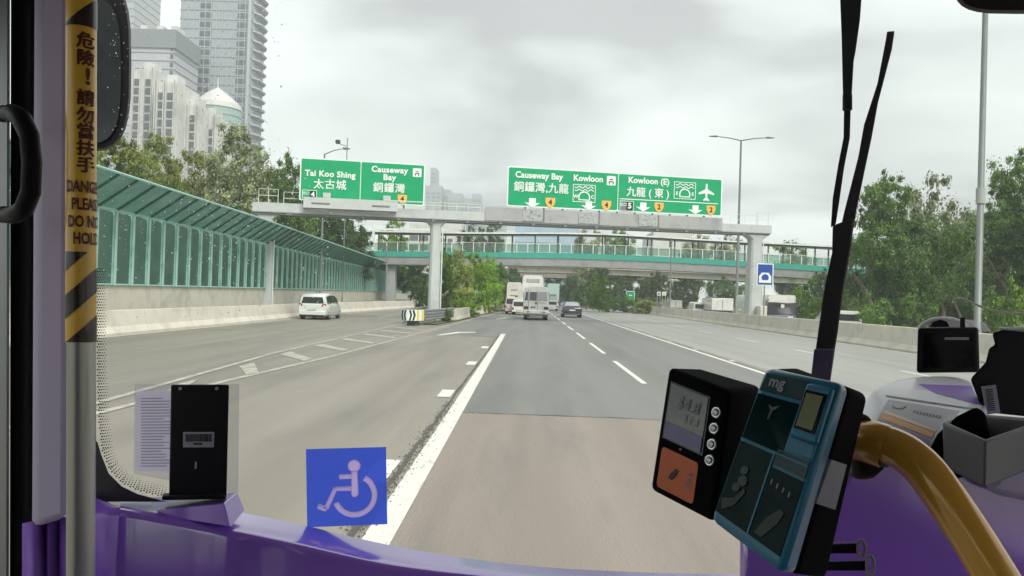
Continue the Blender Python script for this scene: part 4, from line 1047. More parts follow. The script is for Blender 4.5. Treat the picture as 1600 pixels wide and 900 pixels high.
# ------------------------------------------------------------------ vehicles (built round the origin, rear towards -Y, then moved)
def wheel_set(root, pts, r=.32, w=.22):
    for (x, y) in pts:
        s = 1 if x > 0 else -1
        b = MB(); b.tube([(x-s*w, y, r), (x-s*w*.9, y, r), (x-s*.02, y, r), (x, y, r)], [r*.9, r, r, r*.92], 18); t = b.build('wheel', M['rubber'], root, smooth=40)
        b = MB(); b.tube([(x-s*.03, y, r), (x+s*.012, y, r)], [r*.62, r*.58], 12); b.build('rim', M['rim'], t, smooth=40)
def place(root, x, y, rz=0): root.location = (x, y, 0); root.rotation_euler = (0,0,rz)
def body_loft(root, secs, mat_, name='body'):
    """secs: (y, halfwidth at sill, halfwidth at belt, z low, z high) closed rounded rings along the length"""
    b = MB(); rows = []
    for y, ws, wb, z0_, z1_ in secs:
        h = z1_-z0_
        ring = [(-ws*.92,z0_),(ws*.92,z0_),(ws,z0_+h*.12),(wb,z0_+h*.55),(wb*.985,z0_+h*.85),(wb*.93,z1_),(-wb*.93,z1_),(-wb*.985,z0_+h*.85),(-wb,z0_+h*.55),(-ws,z0_+h*.12)]
        rows.append([(u,y,w) for u, w in ring])
    b.loft(rows); return b.build(name, mat_, root, smooth=50)
def poly_yz(name, root, pts, x0_, x1_, m, bevel=0):
    b = MB(); b.prism([(x0_, y, z) for y, z in pts], (x1_-x0_, 0, 0)); return b.build(name, m, root, bevel=bevel)
def bx(name, root, x0_, y0_, z0_, x1_, y1_, z1_, m, bevel=0):
    b = MB(); b.box(x0_,y0_,z0_,x1_,y1_,z1_); return b.build(name, m, root, bevel=bevel)

# silver people carrier on the slip road
c = empty('parked_car', (0,0,0)); c.name = 'people_carrier'; tag(c, 'silver people carrier driving on the slip road below the noise barrier', 'car')
body_loft(c, [(-2.2,.80,.83,.34,.95),(-2.1,.86,.89,.26,1.02),(-1.2,.90,.93,.22,1.05),(0,.90,.93,.22,1.04),(1.3,.88,.92,.22,1.0),(1.95,.82,.86,.25,.86),(2.25,.68,.72,.34,.70)], M['csilver'])
b = MB(); rows = []
for y, wb, wt, z0_, z1_ in ((-2.12,.84,.74,1.0,1.10),(-2.02,.86,.72,1.0,1.50),(-1.75,.87,.70,1.0,1.66),(-.6,.88,.70,1.0,1.72),(.5,.88,.70,1.0,1.66),(1.0,.87,.68,1.0,1.38),(1.55,.85,.66,.99,1.04)):
    rows.append([(-wb,y,z0_),(wb,y,z0_),(wt+.05,y,z1_-.08),(wt-.12,y,z1_),(-wt+.12,y,z1_),(-wt-.05,y,z1_-.08)])
b.loft(rows); b.build('cabin', M['csilver'], c, smooth=40)
b = MB(); b.prism([(-.70,-2.115,1.06),(.70,-2.115,1.06),(.60,-2.035,1.46),(-.60,-2.035,1.46)], (0,-.02,0)); b.build('rear_window', M['glass_d'], c)
for s in (-1,1):
    for y0_, y1_ in ((-1.85,-1.05),(-.98,.02),(.1,.95)):
        zt = 1.58 if y1_ < .9 else 1.36
        b = MB(); b.prism([(s*.875,y0_,1.08),(s*.875,y1_,1.08),(s*.79,y1_-.08 if y1_>.9 else y1_,zt),(s*.79,y0_,1.58 if y0_ > -1.5 else 1.50)], (s*.025,0,0)); b.build('side_window', M['glass_d'], c)
    b = MB(); b.prism([(s*.86,-2.13,.86),(s*.60,-2.20,.88),(s*.62,-2.19,1.0),(s*.84,-2.12,1.06)], (0,-.03,0)); b.build('tail_light', M['red'], c)
    bx('mirror', c, s*.95, .72, 1.02, s*1.12, .86, 1.16, M['csilver'], .02)
bx('bumper', c, -.82, -2.26, .30, .82, -2.14, .58, M['csilver'], .04); bx('number_plate', c, -.26, -2.285, .64, .26, -2.262, .76, M['cw2']); bx('bumper_insert', c, -.78, -2.20, .18, .78, -2.10, .297, M['black'])
wheel_set(c, [(-.9,-1.35),(.9,-1.35),(-.9,1.4),(.9,1.4)])
place(c, WX(486,47.5,.8), 49.8, R(1.0)); c.scale = (.96,1,.93)

# dark saloon
c = empty('saloon_car', (0,0,0), 'dark blue saloon ahead in the right-hand lane', 'car')
body_loft(c, [(-2.3,.76,.80,.36,.86),(-2.2,.84,.88,.26,.97),(-1.4,.88,.91,.22,1.0),(0,.88,.91,.22,.95),(1.3,.86,.9,.22,.90),(2.0,.80,.84,.26,.78),(2.3,.66,.7,.34,.66)], M['cnavy'])
b = MB(); rows = []
for y, wb, wt, z0_, z1_ in ((-1.75,.80,.72,.95,1.0),(-1.0,.84,.60,.95,1.36),(-.4,.84,.58,.94,1.43),(.3,.84,.58,.93,1.38),(1.05,.82,.7,.9,.95)):
    rows.append([(-wb,y,z0_),(wb,y,z0_),(wt+.05,y,z1_-.06),(wt-.1,y,z1_),(-wt+.1,y,z1_),(-wt-.05,y,z1_-.06)])
b.loft(rows); b.build('cabin', M['cnavy'], c, smooth=40)
b = MB(); b.prism([(-.66,-1.72,1.03),(.66,-1.72,1.03),(.52,-1.05,1.36),(-.52,-1.05,1.36)], (0,-.02,.03)); b.build('rear_window', M['glass_l'], c)
for s in (-1,1):
    bx('tail_light', c, s*.82, -2.31, .74, s*.54, -2.22, .83, M['red'], .02)
    b = MB(); b.prism([(s*.845,-.9,1.0),(s*.845,.75,.98),(s*.70,.1,1.34),(s*.70,-.85,1.34)], (s*.02,0,0)); b.build('side_window', M['glass_d'], c)
    bx('mirror', c, s*.93, .62, .94, s*1.08, .74, 1.06, M['cnavy'], .02)
bx('number_plate', c, -.26, -2.325, .62, .26, -2.30, .73, M['cw']); bx('bumper_insert', c, -.7, -2.28, .30, .7, -2.20, .40, M['galv'])
wheel_set(c, [(-.88,-1.4),(.88,-1.4),(-.88,1.4),(.88,1.4)])
place(c, WX(894.5,72,.7), 74.3, R(0))

# white minibus
c = empty('minibus', (0,0,0), 'white minibus with tall rear windows directly ahead in the same lane', 'minibus')
b = MB(); rows = []
prof = [(-.93,.42),(.93,.42),(.99,.55),(1.0,1.1),(.98,1.7),(.90,2.35),(.80,2.52),(.45,2.62),(-.45,2.62),(-.80,2.52),(-.90,2.35),(-.98,1.7),(-1.0,1.1),(-.99,.55)]
for y, k, t_ in ((-3.05,.965,.97),(-2.95,.99,.99),(-2.5,1,1),(2.6,1,1),(3.1,.97,.95),(3.3,.9,.6)): rows.append([(u*k, y, .42+(w-.42)*t_) for u, w in prof])
b.loft(rows); b.build('body', M['cw'], c, smooth=40)
def tw(x): return x
b = MB(); b.prism([(.16,-3.06,1.50),(.86,-3.06,1.50),(.80,-3.045,2.16),(.16,-3.045,2.16)], (0,-.03,0)); b.build('rear_window', M['glass_l'], c)
b = MB(); b.prism([(-.52,-3.06,1.50),(.03,-3.06,1.50),(.03,-3.045,2.14),(-.50,-3.045,2.14)], (0,-.03,0)); b.build('rear_window', M['glass_d'], c)
b = MB(); b.prism([(-.88,-3.055,1.50),(-.66,-3.055,1.50),(-.64,-3.045,2.14),(-.80,-3.045,2.14)], (0,-.03,0)); b.build('rear_window', M['glass_d'], c)
for x in (-.59, .10):
    bx('door_seam', c, x-.012, -3.075, .62, x+.012, -3.058, 2.3, M['dark_steel'])
bx('door_handle', c, -.07, -3.11, 1.22, .03, -3.06, 1.38, M['black'], .01); bx('lettering_band', c, .2, -3.075, 1.26, .78, -3.06, 1.38, M['steel'])
bx('number_plate', c, -.42, -3.085, .92, -.06, -3.06, 1.04, M['steel_d'])
for s in (-1,1):
    bx('tail_light', c, s*.94, -3.09, .82, s*.58, -3.03, 1.04, mat('lamp_smoked', (.07,.02,.02), .3), .01)
    for k in range(5): bx('side_window', c, s*.965, -2.6+k*1.05, 1.45, s*1.0, -1.7+k*1.05, 2.12, M['glass_d'])
    bx('reflector', c, s*.7, -3.25, .60, s*.5, -3.21, .66, M['red'])
bx('bumper', c, -.98, -3.2, .48, .98, -2.98, .74, M['cw'], .05); bx('underbody', c, -.9, -3.0, .22, .9, 2.8, .43, M['dark_steel']); bx('silencer_guard', c, -.5, -3.1, .25, .5, -3.02, .36, M['galv'], .02)
wheel_set(c, [(-.92,-2.0),(.92,-2.0),(-.92,1.9),(.92,1.9)], .38, .28)
place(c, WX(837.5,61,1.2), 64.2, R(.3))

# tall coach ahead of the minibus
def coach(nm, lab, x, y, w_, h, L, m, rz=0, win=(.30,.62,.78), cat='bus', dark='glass_d'):
    c = empty(nm, (0,0,0), lab, cat)
    b = MB(); rows = []; hw = w_/2
    prof = [(-hw*.97,.35),(hw*.97,.35),(hw,.5),(hw,h*.8),(hw*.95,h*.95),(hw*.8,h),(-hw*.8,h),(-hw*.95,h*.95),(-hw,h*.8),(-hw,.5)]
    for yy, k in ((0,.97),(.12,1),(L-.3,1),(L,.94)): rows.append([(u*k, yy, .35+(q-.35)*(1 if k > .95 else .97)) for u, q in prof])
    b.loft(rows); b.build('body', m, c, smooth=40)
    bx('rear_window', c, -hw*win[0]*2.1, -.04, h*win[1], hw*win[0]*2.1, -.005, h*win[2], M[dark], .02)
    bx('rear_grille', c, -hw*.5, -.035, h*.52, hw*.5, -.005, h*.56, M['dark_steel'])
    for s in (-1,1):
        bx('tail_light', c, s*hw*.93, -.04, .8, s*hw*.75, -.003, 1.25, M['red'])
        for k in range(int(L/1.6)-1): bx('side_window', c, s*(hw-.02), .7+k*1.6, h*.52, s*(hw+.012), 2.1+k*1.6, h*.78, M['glass_d'])
    bx('bumper', c, -hw*.98, -.1, .35, hw*.98, .05, .62, m, .03)
    wheel_set(c, [(-hw+.03,2.2),(hw-.03,2.2),(-hw+.03,L-2.2),(hw-.03,L-2.2)], .48, .3)
    place(c, x, y, rz); return c
coach('coach', 'tall cream double-decker coach hidden behind the white minibus', WX(832,92,2), 92, 2.45, W(832,430,92).z, 10.5, M['cw'], win=(.30,.80,.90), dark='conc_g')
coach('box_lorry', 'white lorry with rounded top half hidden left of the minibus', WX(803,88,1), 88, 1.7, W(805,441,88).z, 7, M['cw2'], win=(.2,.72,.78), cat='lorry', dark='conc_g')
coach('tram', 'pale green bus far ahead right of the minibus', WX(864,125,1), 125, 1.9, W(866,443,125).z, 9, M['cgreen'], win=(.3,.35,.5), cat='bus', dark='glass_l').name = 'green_bus'
def smallvan(nm, lab, px, y, w_, h, m, cat='van', L=4.2, front=False):
    x = WX(px, y, 1); c = empty(nm, (0,0,0), lab, cat); hw = w_/2
    b = MB(); rows = []
    for yy, k, t_ in ((0,.95,.96),(.15,1,1),(L*.7,1,1),(L*.8,.98,.75),(L,.9,.55)):
        rows.append([(u*k,yy,.3+(q-.3)*t_) for u, q in [(-hw,.3),(hw,.3),(hw*1.0,h*.55),(hw*.9,h*.93),(hw*.7,h),(-hw*.7,h),(-hw*.9,h*.93),(-hw,h*.55)]])
    b.loft(rows); b.build('body', m, c, smooth=35)
    bx('rear_window' if not front else 'windscreen', c, -hw*.75, -.03, h*.58, hw*.75, -.004, h*.86, M['glass_d'], .02)
    bx('number_plate', c, -.25, -.04, h*.3, .25, -.004, h*.36, M['cw2'])
    for s in (-1,1): bx('tail_light' if not front else 'headlight', c, s*hw*.95, -.03, h*.35, s*hw*.72, -.002, h*.48, M['red'] if not front else M['rim'])
    wheel_set(c, [(-hw+.02,.8),(hw-.02,.8),(-hw+.02,L-.8),(hw-.02,L-.8)], .3, .2); place(c, x, y); return c
smallvan('van', 'small white van in front of the lorry at the foot of the central bushes', 797.5, 78, 1.0, 1.75, M['cw2'])
smallvan('car', 'white car far ahead between the lorry and the minibus', 811, 76, 1.35, 1.45, M['cw'], 'car')
smallvan('car', 'distant pale car right of the minibus', 862, 104, 1.7, 1.4, M['csilver'], 'car')
# parked behind the right barrier
def truck(lab, px0, px1, y, ztop, m, cabside=1):
    x0_, x1_ = WX(px0,y,1.5), WX(px1,y,1.5); c = empty('parked_truck', ((x0_+x1_)/2, y, 0), lab, 'truck')
    bx('cargo_box', c, x0_, y, .9, x1_, y+5, ztop, m, .05); bx('chassis', c, x0_+.1, y+.1, .45, x1_-.1, y+6, .88, M['dark_steel'])
    bx('cab', c, x0_+.1, y+5.1, .6, x1_-.1, y+6.8, ztop*.8, m, .1); bx('rear_door_seam', c, (x0_+x1_)/2-.03, y-.02, 1, (x0_+x1_)/2+.03, y-.003, ztop-.15, M['steel_d'])
    for s in (x0_+.2, x1_-.2): 
        b = MB(); b.tube([(s-.13,y+1,.45),(s+.13,y+1,.45)], .44, 14); b.build('wheel', M['rubber'], c, smooth=40)
        b = MB(); b.tube([(s-.13,y+5.6,.45),(s+.13,y+5.6,.45)], .44, 14); b.build('wheel', M['rubber'], c, smooth=40)
truck('white box truck parked beyond the right barrier, left one', 1046, 1066, 104, W(1055,469,104).z, M['cw'])
truck('white domed truck parked beyond the right barrier, beside the twin-armed lamp', 1112, 1146, 88, W(1130,466,88).z, M['cw'])
smallvan('van', 'low white van parked between the two white trucks beyond the barrier', 1096, 92, 1.9, 1.75, M['cw'])
smallvan('car', 'white car roof showing over the barrier just right of the wiper', 1327, 52, 1.7, 1.5, M['cw'], 'car')
# oncoming coach seen over the barrier
y = 60; xc = WX(1222,y,1.8); w_ = 46*y/FPX; c = empty('coach', (xc,y,0), 'parked coach facing us beyond the right barrier, white above and dark blue glass below', 'bus')
zt = W(1222,461,y).z
b = MB(); hw = w_/2; rows = []
for yy, k in ((y,.95),(y+.2,1),(y+9,1)): rows.append([(xc+u*k,yy,q) for u, q in [(-hw,.4),(hw,.4),(hw,zt*.75),(hw*.96,zt*.93),(hw*.85,zt),(-hw*.85,zt),(-hw*.96,zt*.93),(-hw,zt*.75)]])
b.loft(rows); b.build('body', M['cw'], c, smooth=35)
bx('windscreen', c, xc-hw*.985, y-.05, zt*.40, xc+hw*.985, y+.05, zt*.78, M['glass_d'], .06); bx('front_panel', c, xc-hw*1.0, y-.06, zt*.14, xc+hw*1.0, y+.04, zt*.39, M['cblue'], .06)
bx('number_plate', c, xc+hw*.4, y-.08, zt*.3, xc+hw*.75, y-.062, zt*.37, M['cw']); bx('sticker', c, xc-.1, y-.07, zt*.62, xc+.15, y-.052, zt*.72, M['cw'])
for s in (-1,1):
    bx('headlight', c, xc+s*hw*.85, y-.09, zt*.22, xc+s*hw*.6, y-.062, zt*.28, M['rim'])
    b = MB(); b.tube([(xc+s*hw*.9,y,zt*.85),(xc+s*hw*1.15,y-.3,zt*.8),(xc+s*hw*1.15,y-.3,zt*.6)], .04, 6); b.build('mirror_arm', M['dark_steel'], c)
    b = MB(); b.tube([(xc+s*(hw-.3),y+1.5,.45),(xc+s*(hw-.02),y+1.5,.45)], .45, 14); b.build('wheel', M['rubber'], c, smooth=40)
truck('white cab of a lorry between the right gantry post and the coach', 1188, 1199, 57, W(1193,478,57).z, M['cw2'])
# ================================================================== inside the bus
BL, BR = -1.02, 1.55            # side walls
def wy(x, z):                    # windscreen surface
    c_ = max(0, abs(x-.25)-.75)
    return 1.62 - .10*(z-1.3) - .55*c_*c_
def WG(px, py, inset=0.0):       # point of the windscreen seen at a pixel
    Y = 1.5
    for _ in range(12): p = W(px, py, Y); Y = wy(p.x, p.z) - inset
    return W(px, py, Y)
M['purple'] = mat('moulding_purple', (.32,.12,.74), .34, var=.06, nscale=3, coat=1.0, bump=.03, bscale=220, dirt=(.30,.14,.62), dscale=5, dlo=.5, dhi=.8)
M['purple'].node_tree.nodes['Principled BSDF'].inputs['Coat IOR'].default_value = 2.7
M['purple'].node_tree.nodes['Principled BSDF'].inputs['Coat Roughness'].default_value = .12
M['matte_k'] = mat('matte_black', (.006,.006,.007), .85, var=.1, spec=.04)
M['purple_d'] = mat('door_panel_purple', (.28,.11,.60), .45, var=.1, nscale=3)
M['lilac'] = mat('pillar_lilac', (.58,.50,.70), .5, var=.05, nscale=2, stretch=(1,1,.2))
M['blackp'] = mat('black_plastic', (.009,.008,.009), .5, var=.15, nscale=8, bump=.03, bscale=300, spec=.15)
M['blackg'] = mat('black_gloss', (.008,.008,.01), .12, var=.1)
M['rubber_b'] = mat('seal_rubber', (.01,.01,.011), .6, var=.1)
M['alu'] = mat('door_aluminium', (.35,.36,.36), .35, metal=.7, var=.08, nscale=2, stretch=(8,8,.4))
M['pole_grey'] = mat('pole_satin', (.42,.41,.37), .3, metal=.65, var=.06, nscale=3, stretch=(6,6,.3))
M['sleeve'] = mat('yellow_sleeve', (.92,.52,.05), .35, var=.05, nscale=4, coat=.4, dirt=(.6,.32,.04), dscale=8, dlo=.55, dhi=.8)
M['sleeve_k'] = mat('sleeve_black', (.03,.012,.01), .35, var=.1, coat=.4)
M['sleeve_r'] = mat('sleeve_print', (.12,.02,.012), .4, var=.1)
M['bronze'] = mat('rail_ochre', (.85,.43,.06), .22, metal=.1, var=.08, nscale=3, coat=.5, dirt=(.62,.30,.04), dscale=6)
M['tealp'] = mat('reader_teal', (.012,.17,.28), .35, var=.08, nscale=6, coat=.2, bump=.03, bscale=300)
M['tealg'] = mat('reader_dark_teal', (.008,.045,.055), .3, var=.1, nscale=6)
M['lens'] = mat('reader_window', (.004,.022,.022), .1, var=.5, nscale=5, spec=.12)
M['lcd'] = mat('lcd_olive', (.19,.21,.11), .2, var=.05)
M['label_w'] = mat('label_white', (.62,.62,.64), .6, var=.05)
M['label_g'] = mat('label_grey', (.30,.29,.31), .6, var=.05)
M['orange'] = mat('label_orange', (.62,.13,.035), .5, var=.06, nscale=8)
M['white_p'] = mat('plastic_pale', (.86,.85,.88), .35, var=.04, nscale=3, coat=.2)
M['grey_p'] = mat('plastic_grey', (.30,.29,.30), .55, var=.08, nscale=6)
M['chrome'] = mat('button_steel', (.6,.6,.6), .2, metal=1.0, var=.05)
M['stk_blue'] = glassmat('sticker_blue', (.24,.32,.85), .03, .3, .62, (.32,.43,1.0), transl=True)
M['stk_lil'] = glassmat('sticker_figure', (.80,.70,.98), .03, .3, .75, (.86,.76,1.0), transl=True)
M['paper'] = transl_mat('notice_paper', (.88,.84,.93), .85)
M['acryl'] = glassmat('acrylic', (.95,.95,.96), .10, .05, .12, (.8,.8,.85))
M['ink'] = mat('ink_violet', (.34,.30,.46), .6, var=.1)
M['ceil'] = mat('bus_lining', (.27,.26,.27), .7, var=.05)
M['floor_b'] = mat('bus_floor', (.07,.07,.08), .7, var=.2, nscale=30)
M['screen_off'] = mat('monitor_glass', (.005,.005,.008), .12, var=.2, spec=.2)
M['cable'] = mat('cable_white', (.55,.55,.52), .4, var=.03)
M['bglass'] = glassmat('windscreen_glass', (.97,.985,.975), .04, .01, .012, (.7,.72,.72), .05, 2.2)
M['tinted'] = glassmat('tinted_side_glass', (.80,.82,.80), .04, .01, .05, (.1,.1,.1))
M['drop'] = transl_mat('water_drop', (.95,.96,.95), .9)

bus = empty('bus', (0.25, 0, 0), 'bus cabin round the camera with lilac pillar, black door edge and wide rain-specked windscreen', 'bus')
# shell: floor, roof, rear, sides with window openings
bx('floor', bus, BL, -9.0, .30, BR, 1.5, .36, M['floor_b'])
bx('ceiling', bus, BL-.05, -9.0, 2.62, BR+.05, 1.48, 2.70, M['ceil'])
bx('rear_wall', bus, BL, -9.05, .36, BR, -9.0, 2.62, M['ceil'])
for s, x in ((-1, BL), (1, BR)):
    bx('side_wall', bus, x, -9.0, .365, x+s*.05, (-.01 if s < 0 else 1.40), 1.05, M['purple_d'])
    bx('cant_rail', bus, x, -9.0, 2.25, x+s*.05, 1.40, 2.615, M['ceil'])
    for k in range(7 if s > 0 else 6):
        y = -9.0+k*1.5; bx('window_pillar', bus, x, y, 1.055, x+s*.05, y+.14, 2.245, M['ceil'])
        if y+1.5 < 1.3: 
            b = MB(); b.box(x+s*.02, y+.15, 1.06, x+s*.026, y+1.49, 2.24); b.build('side_window', M['tinted'], bus)
bx('entrance_glass', bus, BL-.03, .0, .40, BL-.024, 1.05, 2.245, M['bglass'])
bx('header', bus, BL, 1.36, 2.48, BR, 1.52, 2.618, M['blackp'], .02)
# windscreen, a curved sheet
b = MB(); rows = []
for i in range(13):
    z = .95 + i*.13; rows.append([(BL+.02+(BR-BL-.04)*j/40, wy(BL+.02+(BR-BL-.04)*j/40, z), z) for j in range(41)])
b.grid(rows); ws = b.build('windscreen', M['bglass'], bus, smooth=60)

def plate(name, parent, pts, m, thick=.01, bevel=0, Y=None, inset=.004, back=None):
    """pts (px,py[,Y]) traced at their own distance, pushed back to their thickness"""
    P = [W(p[0], p[1], p[2] if len(p) > 2 else Y) for p in pts]
    if back is None:
        c_ = sum((W(p[0], p[1], 1.0) for p in pts), Vector())/len(pts) - CAM; back = c_/c_.y; back = Vector((back.x, back.y, back.z*.6))
    b = MB(); b.prism(P, Vector(back)*thick); return b.build(name, m, parent, bevel=bevel)

# --- door edge and pillar at the left
plate('door_leaf', bus, [(-120,-80),(16,-80),(14,1000),(-120,1000)], M['alu'], .04, Y=1.07, bevel=.004)
plate('door_seal', bus, [(17,-80),(56,-80),(50,1000),(15,1000)], M['rubber_b'], .05, Y=1.09, bevel=.008)
plate('pillar', bus, [(54,-80),(112,-80),(108,812),(50,830)], M['lilac'], .12, Y=1.02, bevel=.012)
plate('pillar_recess', bus, [(104,-80),(150,-80),(150,800),(104,812)], M['lilac'], .02, Y=1.17)
b = MB()
rows = []
for j, (px, dY) in enumerate(((47,.0),(60,-.012),(72,.012),(78,-.012),(90,.010),(104,0),(130,0))):
    t_ = (px-47)/83; rows.append([W(px, 815-12*t_, 1.05+dY), W(px, 1000, 1.05+dY)])
b.grid(rows); o = b.build('lower_trim', M['purple_d'], bus, smooth=60); sm = o.modifiers.new('thick','SOLIDIFY'); sm.thickness = .01
plate('trim_cap', bus, [(62,813),(105,798),(106,803),(64,820)], M['white_p'], .02, Y=1.04, bevel=.002)
# black grab handle on the door seal
hd = empty('door_handle', W(30,250,.93), 'black curved grab handle on the door edge at the left', 'handle')
b = MB(); b.tube([W(6,178,.97),W(20,176,.925),W(34,186,.90),W(46,212,.89),W(50,255,.89),W(48,300,.89),W(38,326,.90),W(22,336,.925),W(6,337,.97)], [.009,.0105,.011,.0105,.0105,.0105,.0105,.0105,.009], 12); b.build('grip', M['blackp'], hd, smooth=50)
for py in (178, 336): plate('mount', hd, [(-2,py-14),(20,py-14),(20,py+12),(-2,py+12)], M['blackp'], .015, Y=.955, bevel=.003)

# --- yellow and grey grab pole
PY = .90
pr = 22.0*PY/FPX
top_, bot_ = W(127, -90, PY), W(126, 1010, PY)
gp = empty('grab_pole', bot_, 'vertical grab pole with a yellow warning sleeve above grey metal', 'pole')
b = MB(); n_ = 12; b.tube([top_.lerp(bot_, i/n_) for i in range(n_+1)], pr*.93, 28); b.build('tube', M['pole_grey'], gp, smooth=60)
ax = (bot_-top_).normalized()
def onpole(phi, py, r):         # phi = angle from the camera-facing line, towards the right
    t_ = (py+90)/1100.0; c = top_.lerp(bot_, t_)
    f = (CAM - c); f = (f - ax*f.dot(ax)).normalized(); s_ = f.cross(Vector((0,0,1))).normalized()
    s_ = -s_ if s_.x < 0 else s_
    return c + (f*math.cos(phi) + s_*math.sin(phi))*r
def sleeve_patch(name, m, f_lo, f_hi, phis, r, parent=gp, thick=None):
    rows = [[onpole(ph, f_lo(ph), r) for ph in phis], [onpole(ph, f_hi(ph), r) for ph in phis]]
    b = MB(); b.grid(rows); return b.build(name, m, parent, smooth=60)
full = [R(a) for a in range(-180, 181, 10)]
sl_ = sleeve_patch('sleeve', M['sleeve'], lambda p: -90, lambda p: 537, full, pr); 
half = [R(-98 + 7*i) for i in range(29)]
rs_ = pr+.0006
def clampf(v, a, b_): return max(a, min(b_, v))
def stripe(y0, slope, hgt, lo, hi, name='warning_stripe'):
    a = lambda ph: clampf(y0 - slope*math.sin(ph), lo, hi); c = lambda ph: clampf(y0+hgt - slope*math.sin(ph), lo, hi)
    sleeve_patch(name, M['sleeve_k'], a, c, half, rs_)
stripe(373, 22, 33, 397, 536.5); stripe(443, 22, 37, 397, 536.5); stripe(516, 22, 42, 397, 536.5); stripe(22, 23, 46, -80, 47)
def pole_text(s, size_px, pc, py, name='lettering', sx=1.0, bold=.02):
    k = PY/FPX; v_, f_ = text_mesh(s, size_px*k, 0 if any(ord(c)>0x2fff for c in s) else bold*size_px*k, 0, 'CENTER', sx, res=2)
    b = MB(); off = (pc-127)*k
    if has_cjk(s): v_, f_ = thicken(v_, f_, .9*k, .00012)
    P = [onpole((v.x+off)/pr, py - v.y/k, pr+.0012+v.z) for v in v_]
    b.add(P, f_); b.build(name, M['sleeve_r'], gp, recalc=False)
for i, ch in enumerate('危險！請勿當扶手'):
    if ch == '！': pole_text('!', 36, 136, 126, bold=.03)
    else: pole_text(ch, 26, 134, [71,98,0,160,187,212,238,264][i], sx=1.05)
for s, py, pc in (('DANGER', 297, 135), ('PLEASE', 324, 137), ('DO NOT', 351, 138), ('HOLD', 377, 137)): pole_text(s, 25, pc, py, sx=.60, bold=.03)

# --- mirrors
def ring_px(cx_, cy_, hw_, hh_, Y, n=28, p=3.2):
    return [W(cx_+hw_*math.copysign(abs(math.cos(t_))**(2/p), math.cos(t_)), cy_+hh_*math.copysign(abs(math.sin(t_))**(2/p), math.sin(t_)), Y) for t_ in [2*math.pi*i/n for i in range(n)]]
mr = empty('wing_mirror', W(140,240,2.05), 'black wing mirror hanging outside the windscreen behind the yellow pole', 'mirror')
b = MB(); rows = [ring_px(138,100,58,128,2.16), ring_px(138,100,66,136,2.12), ring_px(138,100,67.5,137.5,2.04), ring_px(138,100,64,134,2.0), ring_px(138,102,57,122,2.0)]
b.loft(rows); b.build('housing', M['blackp'], mr, smooth=45)
b = MB(); b.loft([ring_px(137,110,52,114,1.999), ring_px(137,110,52,114,1.993)]); b.build('mirror_glass', mat('mirror_dark', (.03,.035,.035), .05, metal=.6, var=.4, nscale=6), mr, smooth=30)
b = MB(); b.tube([W(130,-30,2.08), W(120,-120,2.0)], .02, 8); b.build('arm', M['blackp'], mr)
mr = empty('overhead_mirror', W(1560,20,1.3), 'dark rounded interior mirror cut by the top right corner', 'mirror')
b = MB(); rows = [ring_px(1590,-32,92,50,1.34,p=3.6), ring_px(1590,-32,100,54,1.32,p=3.6), ring_px(1590,-32,100,54,1.27,p=3.6), ring_px(1590,-32,94,48,1.262,p=3.6)]
b.loft(rows); b.build('housing', mat('mirror_back_brown', (.022,.016,.018), .4, var=.2), mr, smooth=45)

# --- wipers (outside the glass)
def bladepoly(name, parent, pts, Y, m, thick=.02, bevel=.002): return plate(name, parent, [(p[0],p[1]) for p in pts], m, thick, bevel, Y=Y)
wp = empty('wiper', W(1325,100,1.75), 'left black windscreen wiper arm coming down from above', 'wiper')
bladepoly('arm', wp, [(1311,-40),(1349,-40),(1344,30),(1337,80),(1334,95),(1331,150),(1317,150),(1315,60)], 1.70, M['blackg'], .018)
bladepoly('blade', wp, [(1319,150),(1330,150),(1328,215),(1319,262),(1311,318),(1306,350),(1298,356),(1301,310),(1310,255),(1318,215)], 1.72, M['blackp'], .02)
b = MB(); b.tube([W(1324,148,1.71),W(1324,172,1.71)], .010, 10); b.build('joint', M['blackp'], wp, smooth=40)
wp = empty('wiper', W(1310,450,1.75), 'wide black windscreen wiper leaning to the right beside the thin arm', 'wiper')
bladepoly('blade', wp, [(1386,49),(1398,48),(1394,75),(1372,160),(1362,215),(1352,262),(1338,330),(1331,372),(1310,372),(1318,335),(1341,245),(1350,195),(1371,130),(1384,62)], 1.70, M['blackp'], .022)
bladepoly('arm', wp, [(1301,352),(1334,340),(1330,385),(1318,450),(1309,520),(1297,592),(1268,592),(1278,520),(1288,450),(1300,395)], 1.69, M['blackp'], .03, .004)
bladepoly('purple_reflection', wp, [(1272,545),(1305,545),(1297,600),(1266,600)], 1.675, mat('reflection_purple', (.03,.018,.06), .4), .012, .003)  # plate coloured as a dark purple reflection at the lower end of the arm

# --- purple dashboard ledge
ds = empty('dashboard', W(600,880,1.5), 'purple moulded dashboard ledge along the bottom of the windscreen', 'dashboard')
def dn(p, z=.9): return Vector((p.x, p.y, z))
secs = [((190,776,1.52),(188,793,1.36)),((250,778,1.57),(216,798,1.37)),((330,790,1.58),(300,815,1.41)),((384,802,1.56),(368,829,1.44)),
        ((480,822,1.55),(470,851,1.44)),((600,850,1.55),(590,878,1.44)),((720,871,1.55),(700,893,1.44)),((850,886,1.55),(850,906,1.44)),((1000,894,1.55),(1000,914,1.44)),((1160,898,1.55),(1160,920,1.44)),((1400,905,1.55),(1400,925,1.44))]
b = MB(); rows = []
for fa, ne in secs:
    F_, N_ = W(*fa), W(*ne); d_ = (F_-N_).normalized()
    rows.append([F_+Vector((0,.03,-.05)), F_, F_.lerp(N_,.5), N_+d_*.018, N_+d_*.007+Vector((0,0,-.0012)), N_+Vector((0,0,-.006)), N_+Vector((0,-.003,-.016)), Vector((N_.x, N_.y-.012, .9)), Vector((F_.x, F_.y+.03, .9))])
